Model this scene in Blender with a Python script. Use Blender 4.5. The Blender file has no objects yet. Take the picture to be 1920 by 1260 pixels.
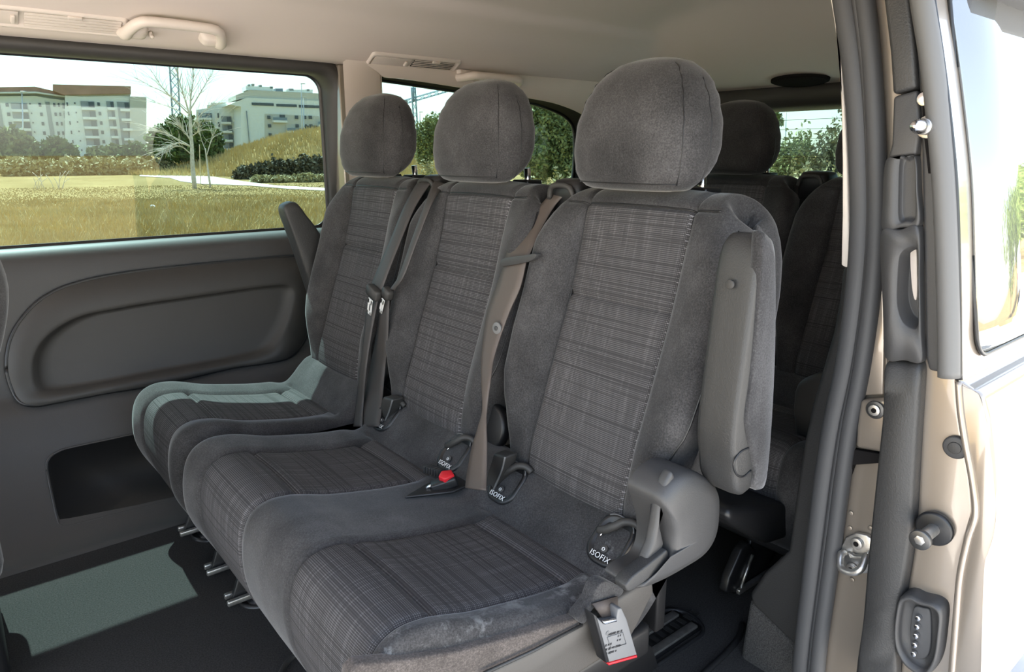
import bpy, bmesh, math, random
import numpy as np
from mathutils import Vector, Matrix
random.seed(7); RNG = np.random.default_rng(11)
SC = bpy.context.scene
COL = SC.collection

# ------------------------------------------------------------------ camera, sky, sun, exposure
F_PX, CXP, CYP = 1320.0, 960.0, 630.0
AZ = math.radians(50.9); PITCH = math.atan(342 / 1320.0)
CAM = np.array([0.0, 0.0, 1.0])
_fh = np.array([math.cos(AZ), math.sin(AZ), 0.0])
FWD = _fh * math.cos(PITCH) - np.array([0, 0, 1.0]) * math.sin(PITCH)
RGT = np.array([math.sin(AZ), -math.cos(AZ), 0.0])
UPV = np.cross(RGT, FWD)
cam_d = bpy.data.cameras.new('camera'); cam = bpy.data.objects.new('camera', cam_d); COL.objects.link(cam)
cam_d.sensor_fit = 'HORIZONTAL'; cam_d.sensor_width = 36.0; cam_d.lens = F_PX / 1920 * 36.0
cam_d.clip_start = 0.02; cam_d.clip_end = 3000
cam.matrix_world = Matrix(((RGT[0], UPV[0], -FWD[0], CAM[0]), (RGT[1], UPV[1], -FWD[1], CAM[1]),
                           (RGT[2], UPV[2], -FWD[2], CAM[2]), (0, 0, 0, 1)))
SC.camera = cam

world = bpy.data.worlds.new('world'); SC.world = world; world.use_nodes = True
_nt = world.node_tree; _bg = _nt.nodes['Background']
_sky = _nt.nodes.new('ShaderNodeTexSky'); _sky.sky_type = 'NISHITA'; _sky.sun_disc = False
_sky.sun_elevation = math.radians(57); _sky.sun_rotation = math.radians(5)
_sky.air_density = 1.2; _sky.dust_density = 1.0; _sky.ozone_density = 1.0
_hs = _nt.nodes.new('ShaderNodeHueSaturation'); _hs.inputs['Saturation'].default_value = 0.65
_nt.links.new(_sky.outputs[0], _hs.inputs['Color']); _nt.links.new(_hs.outputs[0], _bg.inputs[0]); _bg.inputs[1].default_value = 0.20

sun_d = bpy.data.lights.new('sun', 'SUN'); sun = bpy.data.objects.new('sun', sun_d); COL.objects.link(sun)
sun_d.energy = 8.5; sun_d.angle = math.radians(0.6); sun_d.color = (1.0, 0.965, 0.91)
sun.rotation_euler = Vector((0.04, -0.63, -1.0)).to_track_quat('-Z', 'Y').to_euler()

vs = SC.view_settings; vs.view_transform = 'Standard'; vs.look = 'None'; vs.gamma = 1.0
vs.use_curve_mapping = False; vs.exposure = 2.25

# ------------------------------------------------------------------ geometry helpers
def ray(px, py): return FWD + RGT * ((px - CXP) / F_PX) - UPV * ((py - CYP) / F_PX)
def on(px, py, ax, v):
    """point where the line of sight through a measured pixel meets the plane ax = v"""
    r = ray(px, py); i = 'xyz'.index(ax)
    return CAM + r * ((v - CAM[i]) / r[i])
def at_dist(px, py, d):
    r = ray(px, py); return CAM + r * (d / math.hypot(r[0], r[1]))

ORG = {}
def org(o): return ORG.get(o.name, np.zeros(3)) if o is not None else np.zeros(3)
def link(o, parent=None):
    COL.objects.link(o)
    if parent is not None:
        o.parent = parent; ORG[o.name] = org(parent)
    return o
def thing(name, label, cat, loc, group=None, kind=None):
    o = bpy.data.objects.new(name, None); o.empty_display_size = 0.05
    COL.objects.link(o); o.location = loc; ORG[o.name] = np.array(loc, float)
    if label: o['label'] = label
    if cat: o['category'] = cat
    if group: o['group'] = group
    if kind: o['kind'] = kind
    return o
def tag(o, label=None, cat=None, group=None, kind=None):
    for k, v in (('label', label), ('category', cat), ('group', group), ('kind', kind)):
        if v: o[k] = v
    return o
def mesh(name, V, Fc, mat, parent=None, smooth=True, uv=None, bevel=0, seg=2, solid=0, subsurf=0, recalc=True):
    V = np.asarray(V, float) - org(parent)
    me = bpy.data.meshes.new(name)
    me.from_pydata([tuple(v) for v in V], [], [tuple(int(i) for i in f) for f in Fc])
    if uv is not None:
        ul = me.uv_layers.new(name='UVMap')
        li = np.zeros(len(me.loops), dtype=np.int32); me.loops.foreach_get('vertex_index', li)
        ul.data.foreach_set('uv', np.asarray(uv, float)[li].ravel())
    if recalc:
        bm = bmesh.new(); bm.from_mesh(me); bmesh.ops.recalc_face_normals(bm, faces=bm.faces); bm.to_mesh(me); bm.free()
    if smooth: me.polygons.foreach_set('use_smooth', [True] * len(me.polygons))
    me.materials.append(mat)
    o = bpy.data.objects.new(name, me); link(o, parent)
    if solid:
        m = o.modifiers.new('solid', 'SOLIDIFY'); m.thickness = abs(solid); m.offset = -1 if solid > 0 else 1
    if bevel:
        m = o.modifiers.new('bevel', 'BEVEL'); m.width = bevel; m.segments = seg; m.limit_method = 'ANGLE'; m.angle_limit = math.radians(35)
        m.harden_normals = False
    if subsurf:
        m = o.modifiers.new('sub', 'SUBSURF'); m.levels = m.render_levels = subsurf
    return o
class MB:
    """collects solids into one mesh"""
    def __init__(s): s.V = []; s.F = []
    def add(s, V, Fc):
        b = len(s.V); s.V += [tuple(v) for v in V]; s.F += [tuple(i + b for i in f) for f in Fc]; return s
    def box(s, c, h, ax=None):
        c = np.array(c, float); ax = np.eye(3) if ax is None else np.asarray(ax, float)
        V = [c + ax[0]*h[0]*i + ax[1]*h[1]*j + ax[2]*h[2]*k for i in (-1,1) for j in (-1,1) for k in (-1,1)]
        return s.add(V, [(0,1,3,2),(4,6,7,5),(0,4,5,1),(2,3,7,6),(0,2,6,4),(1,5,7,3)])
    def tube(s, pts, r, n=8, cap=True):
        V, Fc = tube_geo(pts, r, n, cap); return s.add(V, Fc)
    def prism(s, pts, ext):
        n = len(pts); P = [np.array(p, float) for p in pts]; e = np.array(ext, float)
        return s.add(P + [p + e for p in P], [tuple(range(n)), tuple(range(2*n-1, n-1, -1))] + [(i, (i+1) % n, n + (i+1) % n, n + i) for i in range(n)])
    def build(s, name, mat, parent=None, **k): return mesh(name, s.V, s.F, mat, parent, **k)
def tube_geo(pts, r, n=8, cap=True, sx=1.0):
    P = np.array(pts, float); m = len(P); r = np.broadcast_to(np.asarray(r, float), (m,))
    T = np.gradient(P, axis=0); T /= np.linalg.norm(T, axis=1)[:, None] + 1e-12
    a = np.array([0, 0, 1.0]) if abs(T[0][2]) < 0.9 else np.array([1.0, 0, 0])
    V = []
    for i in range(m):
        N = a - T[i] * (a @ T[i]); N /= np.linalg.norm(N) + 1e-12; a = N; B = np.cross(T[i], N)
        for k in range(n):
            t = 2 * math.pi * k / n; V.append(P[i] + r[i] * (N * math.cos(t) * sx + B * math.sin(t)))
    Fc = [(i*n+k, i*n+(k+1) % n, (i+1)*n+(k+1) % n, (i+1)*n+k) for i in range(m-1) for k in range(n)]
    if cap: Fc += [tuple(range(n-1, -1, -1)), tuple(range((m-1)*n, m*n))]
    return V, Fc
def smooth_path(pts, n):
    """Catmull-Rom through the points, n samples"""
    P = np.array(pts, float); P = np.vstack([2*P[0]-P[1], P, 2*P[-1]-P[-2]]); m = len(P) - 3
    out = []
    for t in np.linspace(0, m - 1e-9, n):
        i = int(t); f = t - i; a, b, c, d = P[i:i+4]
        out.append(0.5*((2*b)+(-a+c)*f+(2*a-5*b+4*c-d)*f*f+(-a+3*b-3*c+d)*f**3))
    return np.array(out)
def smooth_loop(pts, n):
    P = np.array(pts, float); m = len(P); out = []
    for t in np.linspace(0, m, n, endpoint=False):
        i = int(t); f = t - i; a, b, c, d = (P[(i+k-1) % m] for k in range(4))
        out.append(0.5*((2*b)+(-a+c)*f+(2*a-5*b+4*c-d)*f*f+(-a+3*b-3*c+d)*f**3))
    return np.array(out)
def tube(name, pts, r, mat, parent=None, n=8, **k):
    V, Fc = tube_geo(pts, r, n); return mesh(name, V, Fc, mat, parent, **k)
def prism(name, pts, ext, mat, parent=None, bevel=0.004, seg=2, **k):
    return MB().prism(pts, ext).build(name, mat, parent, bevel=bevel, seg=seg, **k)
def pxs(L, ax, v): return [on(x, y, ax, v) for x, y in L]
def grid_faces(r, c, wrap=False, off=0):
    cc = c if wrap else c - 1
    return [(off+i*c+j, off+i*c+(j+1) % c, off+(i+1)*c+(j+1) % c, off+(i+1)*c+j) for i in range(r-1) for j in range(cc)]
def loft(name, loops, mat, parent=None, cap0=True, cap1=True, **k):
    L = np.array(loops, float); r, c, _ = L.shape; Fc = grid_faces(r, c, True)
    if cap0: Fc.append(tuple(range(c-1, -1, -1)))
    if cap1: Fc.append(tuple(range((r-1)*c, r*c)))
    return mesh(name, L.reshape(-1, 3), Fc, mat, parent, **k)
def rrect(x0, x1, z0, z1, r, n=6):
    out = []
    for cx, cz, a0 in ((x1-r, z1-r, 0), (x0+r, z1-r, 90), (x0+r, z0+r, 180), (x1-r, z0+r, 270)):
        for k in range(n+1):
            a = math.radians(a0 + 90*k/n); out.append((cx + r*math.cos(a), cz + r*math.sin(a)))
    return out
def rbox(name, c, h, mat, parent=None, bevel=0.004, ax=None, seg=3, **k):
    return MB().box(c, h, ax).build(name, mat, parent, bevel=bevel, seg=seg, **k)
def frame_axes(n, up=(0, 0, 1)):
    n = np.array(n, float); n /= np.linalg.norm(n); u = np.cross(up, n); u /= np.linalg.norm(u); v = np.cross(n, u)
    return u, v, n
def disc(name, c, n, r, h, mat, parent=None, seg=20, bevel=0.0008, **k):
    u, v, n = frame_axes(n, (0, 0, 1) if abs(n[2]) < .9 else (1, 0, 0)); c = np.array(c, float)
    P = [c + r*(u*math.cos(t) + v*math.sin(t)) for t in np.linspace(0, 2*math.pi, seg, endpoint=False)]
    return prism(name, P, n*h, mat, parent, bevel=bevel, **k)
def text(name, s, c, u, n, size, mat, parent=None, ext=0.0002, sx=1.0):
    cu = bpy.data.curves.new('lettering', 'FONT'); cu.body = s; cu.size = size; cu.extrude = ext; cu.space_character = 1.12; cu.align_x = 'CENTER'; cu.align_y = 'CENTER'
    tmp = bpy.data.objects.new('lettering', cu); COL.objects.link(tmp)
    me = bpy.data.meshes.new_from_object(tmp.evaluated_get(bpy.context.evaluated_depsgraph_get())); me.name = name
    bpy.data.objects.remove(tmp); bpy.data.curves.remove(cu); me.materials.clear(); me.materials.append(mat)
    u = np.array(u, float); u /= np.linalg.norm(u); n = np.array(n, float); n -= u*(n@u); n /= np.linalg.norm(n); v = np.cross(n, u)
    p = np.array(c) - org(parent)
    me.transform(Matrix(((u[0]*sx, v[0], n[0], p[0]), (u[1]*sx, v[1], n[1], p[1]), (u[2]*sx, v[2], n[2], p[2]), (0, 0, 0, 1))))
    return link(bpy.data.objects.new(name, me), parent)
interp = np.interp
def cosint(x, xs, ys):
    """smooth interpolation"""
    x = float(np.clip(x, xs[0], xs[-1])); i = min(int(np.searchsorted(xs, x, 'right')) - 1, len(xs) - 2); i = max(i, 0)
    f = (x - xs[i]) / (xs[i+1] - xs[i]); f = f*f*(3-2*f); return ys[i]*(1-f) + ys[i+1]*f

# ------------------------------------------------------------------ materials
def srgb(r, g, b): return tuple(((c/255)/12.92 if c/255 <= .04045 else ((c/255+.055)/1.055)**2.4) for c in (r, g, b))
class M:
    def __init__(s, name):
        s.m = bpy.data.materials.new(name); s.m.use_nodes = True; s.nt = s.m.node_tree
        s.b = s.nt.nodes['Principled BSDF']; s.out = s.nt.nodes['Material Output']
    def n(s, t, **kw):
        nd = s.nt.nodes.new(t)
        for k, v in kw.items():
            if k.startswith('i_'): nd.inputs[int(k[2:]) if k[2:].isdigit() else k[2:].replace('_', ' ')].default_value = v
            else: setattr(nd, k, v)
        return nd
    def l(s, a, b): s.nt.links.new(a, b)
    def math(s, op, a, b=None, c=None):
        nd = s.n('ShaderNodeMath', operation=op)
        for i, q in enumerate((a, b, c)):
            if q is None: continue
            if isinstance(q, (int, float)): nd.inputs[i].default_value = q
            else: s.l(q, nd.inputs[i])
        return nd.outputs[0]
    def ramp(s, fac, stops):
        r = s.n('ShaderNodeValToRGB'); e = r.color_ramp.elements
        while len(e) < len(stops): e.new(.5)
        for i, (p, c) in enumerate(stops): e[i].position = p; e[i].color = (*c, 1)
        s.l(fac, r.inputs[0]); return r.outputs[0]
    def coord(s, kind='Object'):
        return s.n('ShaderNodeTexCoord').outputs[kind]
    def noise(s, scale, detail=3, rough=.6, vec=None):
        nd = s.n('ShaderNodeTexNoise', i_Scale=scale, i_Detail=detail, i_Roughness=rough)
        s.l(vec if vec is not None else s.coord(), nd.inputs['Vector']); return nd.outputs['Fac']
    def scaled(s, vec, sc):
        nd = s.n('ShaderNodeMapping'); nd.inputs['Scale'].default_value = sc; s.l(vec, nd.inputs['Vector']); return nd.outputs[0]
    def bump(s, h, strength, dist=.001):
        nd = s.n('ShaderNodeBump', i_Strength=strength, i_Distance=dist); s.l(h, nd.inputs['Height']); s.l(nd.outputs[0], s.b.inputs['Normal'])
def simple(name, rgb, rough=.5, metal=0, spec=.5, grain=None, var=0.0, coat=0, sheen=0, vscale=6):
    a = M(name); b = a.b; b.inputs['Roughness'].default_value = rough; b.inputs['Metallic'].default_value = metal
    b.inputs['Specular IOR Level'].default_value = spec; b.inputs['Coat Weight'].default_value = coat; b.inputs['Coat Roughness'].default_value = .05
    b.inputs['Sheen Weight'].default_value = sheen; b.inputs['Sheen Roughness'].default_value = .5
    if var:
        c = a.ramp(a.noise(vscale, 4), [(.3, tuple(x*(1-var) for x in rgb)), (.7, tuple(min(1, x*(1+var)) for x in rgb))]); a.l(c, b.inputs['Base Color'])
    else: b.inputs['Base Color'].default_value = (*rgb, 1)
    if grain: a.bump(a.noise(grain[0], 2, .7), grain[1], grain[2] if len(grain) > 2 else .0006)
    return a.m
def fabric_plain(name, rgb, spot=0.0):
    a = M(name); b = a.b; b.inputs['Roughness'].default_value = .95; b.inputs['Specular IOR Level'].default_value = .12
    b.inputs['Sheen Weight'].default_value = .25; b.inputs['Sheen Roughness'].default_value = .4
    co = a.coord(); n1 = a.noise(420, 4, .75, co); n2 = a.noise(9, 4, .6, co)
    f = a.math('ADD', a.math('MULTIPLY', n1, .55), a.math('MULTIPLY', n2, .45))
    col = a.ramp(f, [(.36, tuple(x*.5 for x in rgb)), (.50, rgb), (.64, tuple(x*1.9 for x in rgb))])
    if spot:
        st = a.noise(28, 6, .7, co); ms = a.noise(5, 2, .5, co)
        k = a.math('MULTIPLY', a.ramp(st, [(.52, (0, 0, 0)), (.66, (1, 1, 1))]), a.ramp(ms, [(.48, (0, 0, 0)), (.62, (1, 1, 1))]))
        mx = a.n('ShaderNodeMix', data_type='RGBA'); sx = a.n('ShaderNodeSeparateXYZ'); a.l(co, sx.inputs[0]); k = a.math('MULTIPLY', k, a.math('LESS_THAN', sx.outputs[1], -.325)); a.l(a.math('MULTIPLY', k, spot), mx.inputs[0]); a.l(col, mx.inputs[6]); mx.inputs[7].default_value = (.25, .25, .25, 1); col = mx.outputs[2]
    a.l(col, b.inputs['Base Color']); a.bump(n1, .35, .0006); return a.m
def fabric_woven(name, rgb):
    """dark plaid weave in metres on UV: fine ribs across, irregular darker lines both ways"""
    a = M(name); b = a.b; b.inputs['Roughness'].default_value = .85; b.inputs['Specular IOR Level'].default_value = .2
    uv = a.n('ShaderNodeUVMap').outputs[0]; sp = a.n('ShaderNodeSeparateXYZ'); a.l(uv, sp.inputs[0]); U, V = sp.outputs[0], sp.outputs[1]
    rib = a.math('MULTIPLY_ADD', a.math('SINE', a.math('MULTIPLY', V, 2*math.pi/.0028)), .5, .5)
    thr = a.math('MULTIPLY_ADD', a.math('SINE', a.math('MULTIPLY', U, 2*math.pi/.0019)), .5, .5)
    hl = a.noise(1, 1, .5, a.scaled(uv, (2.2, 230, 1)))
    hb = a.noise(1, 1, .5, a.scaled(uv, (1.2, 45, 1)))
    vl = a.noise(1, 1, .5, a.scaled(uv, (240, 7, 1)))
    grp = a.math('FRACT', a.math('MULTIPLY', V, 1/.021))
    g1 = a.math('MULTIPLY', a.math('LESS_THAN', grp, .45), a.math('LESS_THAN', a.math('FRACT', a.math('MULTIPLY', V, 1/.0046)), .32))
    g1 = a.math('MULTIPLY', g1, a.math('GREATER_THAN', hb, .46))
    dark = a.math('MAXIMUM', g1, a.math('MULTIPLY', a.math('LESS_THAN', hl, .40), .7))
    dark = a.math('MAXIMUM', dark, a.math('MULTIPLY', a.math('LESS_THAN', vl, .38), .30))
    lite = a.math('MULTIPLY', rib, thr)
    lite = a.math('MULTIPLY_ADD', lite, .75, a.math('MULTIPLY', a.math('GREATER_THAN', vl, .60), .12))
    f = a.math('MULTIPLY', lite, a.math('MULTIPLY_ADD', dark, -.85, 1.0))
    col = a.ramp(f, [(0, tuple(x*.40 for x in rgb)), (.35, rgb), (1, tuple(min(1, x*2.7) for x in rgb))])
    a.l(col, b.inputs['Base Color']); a.bump(f, .45, .0008); return a.m
def glass(name, tint, refl=1.0):
    a = M(name); a.nt.nodes.remove(a.b)
    t = a.n('ShaderNodeBsdfTransparent'); t.inputs[0].default_value = (*tint, 1)
    g = a.n('ShaderNodeBsdfGlossy'); g.inputs['Roughness'].default_value = 0.0; g.inputs[0].default_value = (refl, refl, refl, 1)
    lw = a.n('ShaderNodeLayerWeight', i_Blend=.5); mx = a.n('ShaderNodeMixShader')
    f = a.math('MULTIPLY_ADD', a.math('POWER', lw.outputs['Facing'], 5.0), .96, .035)
    a.l(f, mx.inputs[0]); a.l(t.outputs[0], mx.inputs[1]); a.l(g.outputs[0], mx.inputs[2]); a.l(mx.outputs[0], a.out.inputs[0]); return a.m

m_fab = fabric_plain('seat fabric', (.042, .0405, .041))
m_fabdirt = fabric_plain('seat fabric marked', (.043, .0415, .042), .75)
m_weave = fabric_woven('woven seat fabric', (.088, .084, .086))
m_fabdark = fabric_plain('dark seat fabric', (.03, .03, .031))
m_plas = simple('dark plastic', (.034, .032, .030), .55, grain=(700, .25), var=.08)
m_plas2 = simple('grey plastic', (.042, .041, .041), .5, grain=(600, .35))
m_leather = simple('grained plastic', (.027, .0265, .026), .5, grain=(420, .6, .0008))
m_black = simple('black plastic', (.012, .012, .013), .4)
m_blackgl = simple('gloss black plastic', (.01, .01, .011), .18)
m_rubber = simple('rubber seal', (.05, .05, .052), .6, grain=(400, .2))
m_rubgrey = simple('grey rubber lip', (.11, .108, .105), .55)
m_carpet = simple('carpet', (.046, .044, .043), 1.0, spec=.05, grain=(900, .9, .002), var=.35, vscale=350)
m_carpetg = simple('grey carpet', (.07, .068, .066), 1.0, spec=.05, grain=(700, 1.0, .003), var=.5, vscale=420)
m_head = simple('headliner cloth', (.57, .495, .445), .95, spec=.1, grain=(600, .12))
m_beige = simple('beige plastic', (.59, .52, .465), .5, grain=(500, .1))
m_slot = simple('dark slot', (.012, .011, .011), .9, spec=.05)
m_chrome = simple('chrome', (.75, .75, .76), .18, 1.0)
m_latch = simple('pale steel', (.80, .79, .77), .45, .3)
m_steel = simple('galvanised steel', (.55, .53, .50), .35, .9, var=.2, vscale=60)
m_darksteel = simple('dark steel', (.10, .10, .10), .35, .8)
m_paint = simple('bronze metallic paint', (.30, .255, .21), .33, .55, coat=1.0)
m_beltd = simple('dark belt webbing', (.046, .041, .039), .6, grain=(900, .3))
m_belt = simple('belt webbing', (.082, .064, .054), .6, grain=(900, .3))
m_stitch = simple('pale stitching', (.22, .21, .22), .8)
m_skirt = fabric_plain('lower skirt cloth', (.075, .064, .058))
m_skirt2 = simple('warm grey plastic', (.062, .056, .050), .55, grain=(500, .4))
m_red = simple('red plastic', (.65, .02, .03), .35)
m_cream = simple('pale trim edge', (.72, .66, .60), .5)
m_white = simple('white print', (.8, .8, .8), .6)
m_greypr = simple('grey print', (.13, .13, .13), .6)
m_label = simple('grey buckle plastic', (.15, .15, .152), .45)
m_glass = glass('tinted glass', (.405, .500, .497))
m_glassdoor = simple('dark door glass', (.30, .31, .31), .02, .75)
exec_parts = []
# ------------------------------------------------------------------ van shell
def sm(a, b, x): t = min(1, max(0, (x-a)/(b-a))); return t*t*(3-2*t)
def z_ceiling(x, y):
    s = abs(y - 1.155)
    z = interp(s, [0, .2, .4, .52, .62, .70, .75, .78, .81, .85, .90], [1.418, 1.414, 1.400, 1.382, 1.352, 1.315, 1.288, 1.269, 1.254, 1.252, 1.252])
    z += .012 * sm(.56, .50, s) * sm(.95, 1.05, x) * sm(2.25, 2.1, x)
    zr = 1.43 - .20 * sm(1.75, 2.55, x)
    return min(z, zr) if x > 1.75 else z
FLOOR = .12
prism('floor', [(-1.3, .36, FLOOR), (2.52, .36, FLOOR), (2.52, 1.80, FLOOR), (-1.3, 1.80, FLOOR)], (0, 0, -.06), m_carpet, bevel=0, smooth=False)
bpy.data.objects['floor']['kind'] = 'structure'
xs = np.linspace(-1.3, 2.5, 96); ys = np.concatenate([np.linspace(.345, .75, 26), np.linspace(.78, 1.53, 20), np.linspace(1.56, 2.03, 34)])
V = [(x, y, z_ceiling(x, y)) for x in xs for y in ys]
tag(mesh('ceiling', V, grid_faces(len(xs), len(ys)), m_head), kind='structure')
R_ = MB()
R_.box((.6, 1.155, 1.49), (1.95, .80, .02)).build('roof', m_paint, bevel=.01); bpy.data.objects['roof']['kind'] = 'structure'

# far wall: sill, panel, card with pocket, lower panel
prof = [(2.12, .30), (2.12, .765), (2.088, .778), (2.075, .778), (2.058, .772), (2.045, .760), (2.036, .742), (2.030, .71), (2.022, .66), (2.012, .58), (1.998, .50), (1.985, .44),
        (1.974, .427), (1.956, .416), (1.942, .395), (1.910, .33), (1.868, .25), (1.806, .175), (1.772, .142), (1.744, .124), (1.72, .122), (1.72, .10)]
xs = np.linspace(-1.3, 2.5, 60)
V = [(x, y, z) for x in xs for y, z in prof]
wall_far = tag(mesh('wall_far', V, grid_faces(len(xs), len(prof)), m_plas2), kind='structure')
card_o = [(13, 690), (17, 645), (32, 610), (60, 575), (90, 552), (133, 533), (200, 517), (300, 503), (433, 490), (530, 482), (577, 484), (583, 520), (578, 590), (568, 635), (540, 667), (490, 679), (433, 687), (300, 717), (200, 733), (110, 750), (67, 757), (40, 752), (24, 730)]
card_i = [(57, 690), (62, 660), (80, 632), (112, 607), (155, 588), (210, 577), (267, 567), (350, 555), (433, 543), (500, 534), (536, 533), (548, 546), (545, 572), (535, 605), (518, 635), (493, 657), (433, 673), (370, 685), (300, 697), (230, 711), (167, 723), (83, 735), (63, 722)]
n = 120
def on_wall(px, py, off):
    y = 1.98
    for _ in range(4): p = on(px, py, 'y', y); y = float(interp(p[2], [.124, .142, .175, .25, .33, .395, .416, .44, .58, .71, .742], [1.744, 1.772, 1.806, 1.868, 1.91, 1.942, 1.956, 1.985, 2.012, 2.030, 2.036])) - off
    return on(px, py, 'y', y)
lo = smooth_loop([on_wall(x, y, 0) for x, y in card_o], n); li = smooth_loop([on_wall(x, y, 0) for x, y in card_i], n)
def sh(L, off, k):
    c = L.mean(0); o = c + (L - c) * k; o[:, 1] -= off; return o
tag(loft('door_card', [sh(lo, -.004, 1.0), sh(lo, .012, 1.0), sh(lo, .018, .992), sh(lo*.12 + li*.88, .019, 1), sh(li, .019, 1.005), sh(li, .017, .985), sh(li, .010, .955), sh(li, .005, .92), sh(li, .004, .86)], m_plas, wall_far, cap0=False), None)
tube('card_gap', sh(lo, .010, 1.003).tolist() + [sh(lo, .010, 1.003)[0].tolist()], .0048, m_black, wall_far)
low = smooth_loop([on_wall(x, y, 0) for x, y in [(88, 880), (92, 858), (110, 845), (140, 836), (274, 808), (420, 778), (470, 790), (470, 880), (420, 913), (280, 946), (140, 981), (115, 983), (106, 965)]], 60)
loft('lower_panel', [sh(low, -.01, 1), sh(low, .006, 1), sh(low, .008, .992), sh(low, .005, .985)], m_black, wall_far, cap0=False)
tube('panel_lip', sh(low, .005, 1.004).tolist() + [sh(low, .005, 1.004)[0].tolist()], .0022, m_plas2, wall_far)

# far front window
WX0 = -.62
def wl(x1, z0, z1, r, y, x0=WX0): return [(x, y + max(0, 2.07-y)*sm(.88, .79, z), z) for x, z in rrect(x0, x1, z0, z1, r, 7)]
win1 = tag(loft('window_1', [wl(1.030, .70, 1.268, .085, 2.05), wl(1.022, .71, 1.261, .082, 2.018), wl(1.012, .72, 1.253, .078, 2.004), wl(.996, .73, 1.240, .07, 2.000), wl(.978, .735, 1.226, .062, 2.008),
     wl(.968, .74, 1.221, .058, 2.02), wl(.958, .755, 1.221, .052, 2.05), wl(.957, .765, 1.224, .05, 2.07), wl(.957, .770, 1.226, .05, 2.085)], m_plas, None, False, False), kind='structure')
loft('pane', [wl(.975, .76, 1.245, .05, 2.087), wl(.975, .76, 1.245, .05, 2.092)], m_glass, win1, smooth=False)
loft('pane_seal', [wl(.962, .774, 1.230, .05, 2.082), wl(.950, .785, 1.220, .045, 2.082), wl(.950, .785, 1.220, .045, 2.0865)], m_black, win1, False, False)
# far pillar and rear quarter window
W2 = [(1.12, 1.218), (1.40, 1.203), (1.66, 1.186), (1.82, 1.168), (1.95, 1.128), (1.99, 1.06), (1.98, .88), (1.92, .81), (1.12, .80), (1.09, .83), (1.09, 1.19)]
w2 = smooth_loop([(x, 1.95, z) for x, z in W2], 90)
def w2l(k, y):
    c = w2.mean(0); o = c + (w2 - c)*k; o[:, 1] = y; return o
def out2(L):  # outer rectangle reached from each opening point
    o = []
    for p in L:
        d = np.array([p[0]-1.5, 0, p[2]-1.0]); k = min(1.02/abs(d[0]) if abs(d[0]) > 1e-6 else 9, .265/abs(d[2]) if abs(d[2]) > 1e-6 else 9)
        k = min(k, (.53 if d[0] < 0 else 1.02)/abs(d[0]) if abs(d[0]) > 1e-6 else 9); q = np.array([1.5, 1.955, 1.0]) + d*k; o.append(q)
    return np.array(o)
win2 = tag(loft('window_2', [out2(w2), w2l(1.012, 1.953), w2l(1.0, 1.957), w2l(1.004, 1.962)], m_beige, None, False, False), kind='structure')
loft('gasket', [w2l(1.002, 1.960), w2l(1.02, 2.0), w2l(1.05, 2.085)], m_slot, win2, False, False)
loft('pane', [w2l(1.09, 2.087), w2l(1.09, 2.092)], m_glass, win2, smooth=False)
tube('pane_seal', np.vstack([w2l(1.04, 2.08), w2l(1.04, 2.08)[:1]]), .007, m_black, win2)
tag(prism('trim_1', [(1.03, 2.045, .77), (1.034, 2.028, .77), (1.052, 2.008, .77), (1.075, 1.978, .77), (1.095, 1.957, .77), (1.095, 2.045, .77)], (0, 0, .475), m_beige, bevel=.003), kind='structure')
# side rail and outer skin that close the far side
b = MB(); b.box((.6, 2.055, 1.37), (1.95, .045, .11)).box((1.03, 2.045, 1.0), (.055, .05, .25)).box((2.33, 2.055, 1.0), (.20, .05, .25)).box((.6, 2.11, .3), (1.95, .012, .48)).box((-1.0, 2.055, 1.0), (.36, .05, .25))
tag(b.build('trim_2', m_paint, bevel=.004), kind='structure')

# rear wall with tailgate window
def trl(y0, y1, z0, z1, r, x): return [(x, y, z) for y, z in rrect(y0, y1, z0, z1, r, 6)]
win3 = tag(loft('window_3', [trl(.40, 1.96, .70, 1.235, .05, 2.46), trl(.44, 1.92, .74, 1.225, .06, 2.445), trl(.52, 1.84, .79, 1.165, .07, 2.47), trl(.56, 1.80, .82, 1.152, .07, 2.52), trl(.56, 1.80, .82, 1.152, .07, 2.55)], m_plas2, None, False, False), kind='structure')
loft('pane', [trl(.53, 1.83, .80, 1.17, .06, 2.553), trl(.53, 1.83, .80, 1.17, .06, 2.558)], m_glass, win3, smooth=False)
for k in range(9):
    z = .85 + k*.034
    MB().box((2.5515, 1.18, z), (.0006, .61, .0007)).build('heating_wire', m_plas2, win3, smooth=False)
MB().box((2.5515, .60, .99), (.0006, .004, .15)).build('heating_bar', m_plas2, win3, smooth=False)
b = MB(); b.box((2.52, 1.155, .39), (.03, .80, .36)).box((2.54, 1.155, 1.32), (.03, .80, .13)).box((2.535, .42, 1.0), (.03, .08, .3)).box((2.535, 1.90, 1.0), (.03, .08, .3))
tag(b.build('wall_rear', m_plas2, bevel=.006), kind='structure')
# near wall of the load area behind the door opening
b = MB(); b.box((1.78, .41, .42), (.76, .05, .38)).box((1.78, .37, 1.29), (.76, .04, .10)).box((1.05, .40, 1.0), (.05, .035, .25)).box((2.2, .39, 1.0), (.35, .035, .25)).box((-.2, .36, 1.30), (1.1, .05, .09))
tag(b.build('wall_near', m_plas2, bevel=.01), kind='structure')

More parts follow.
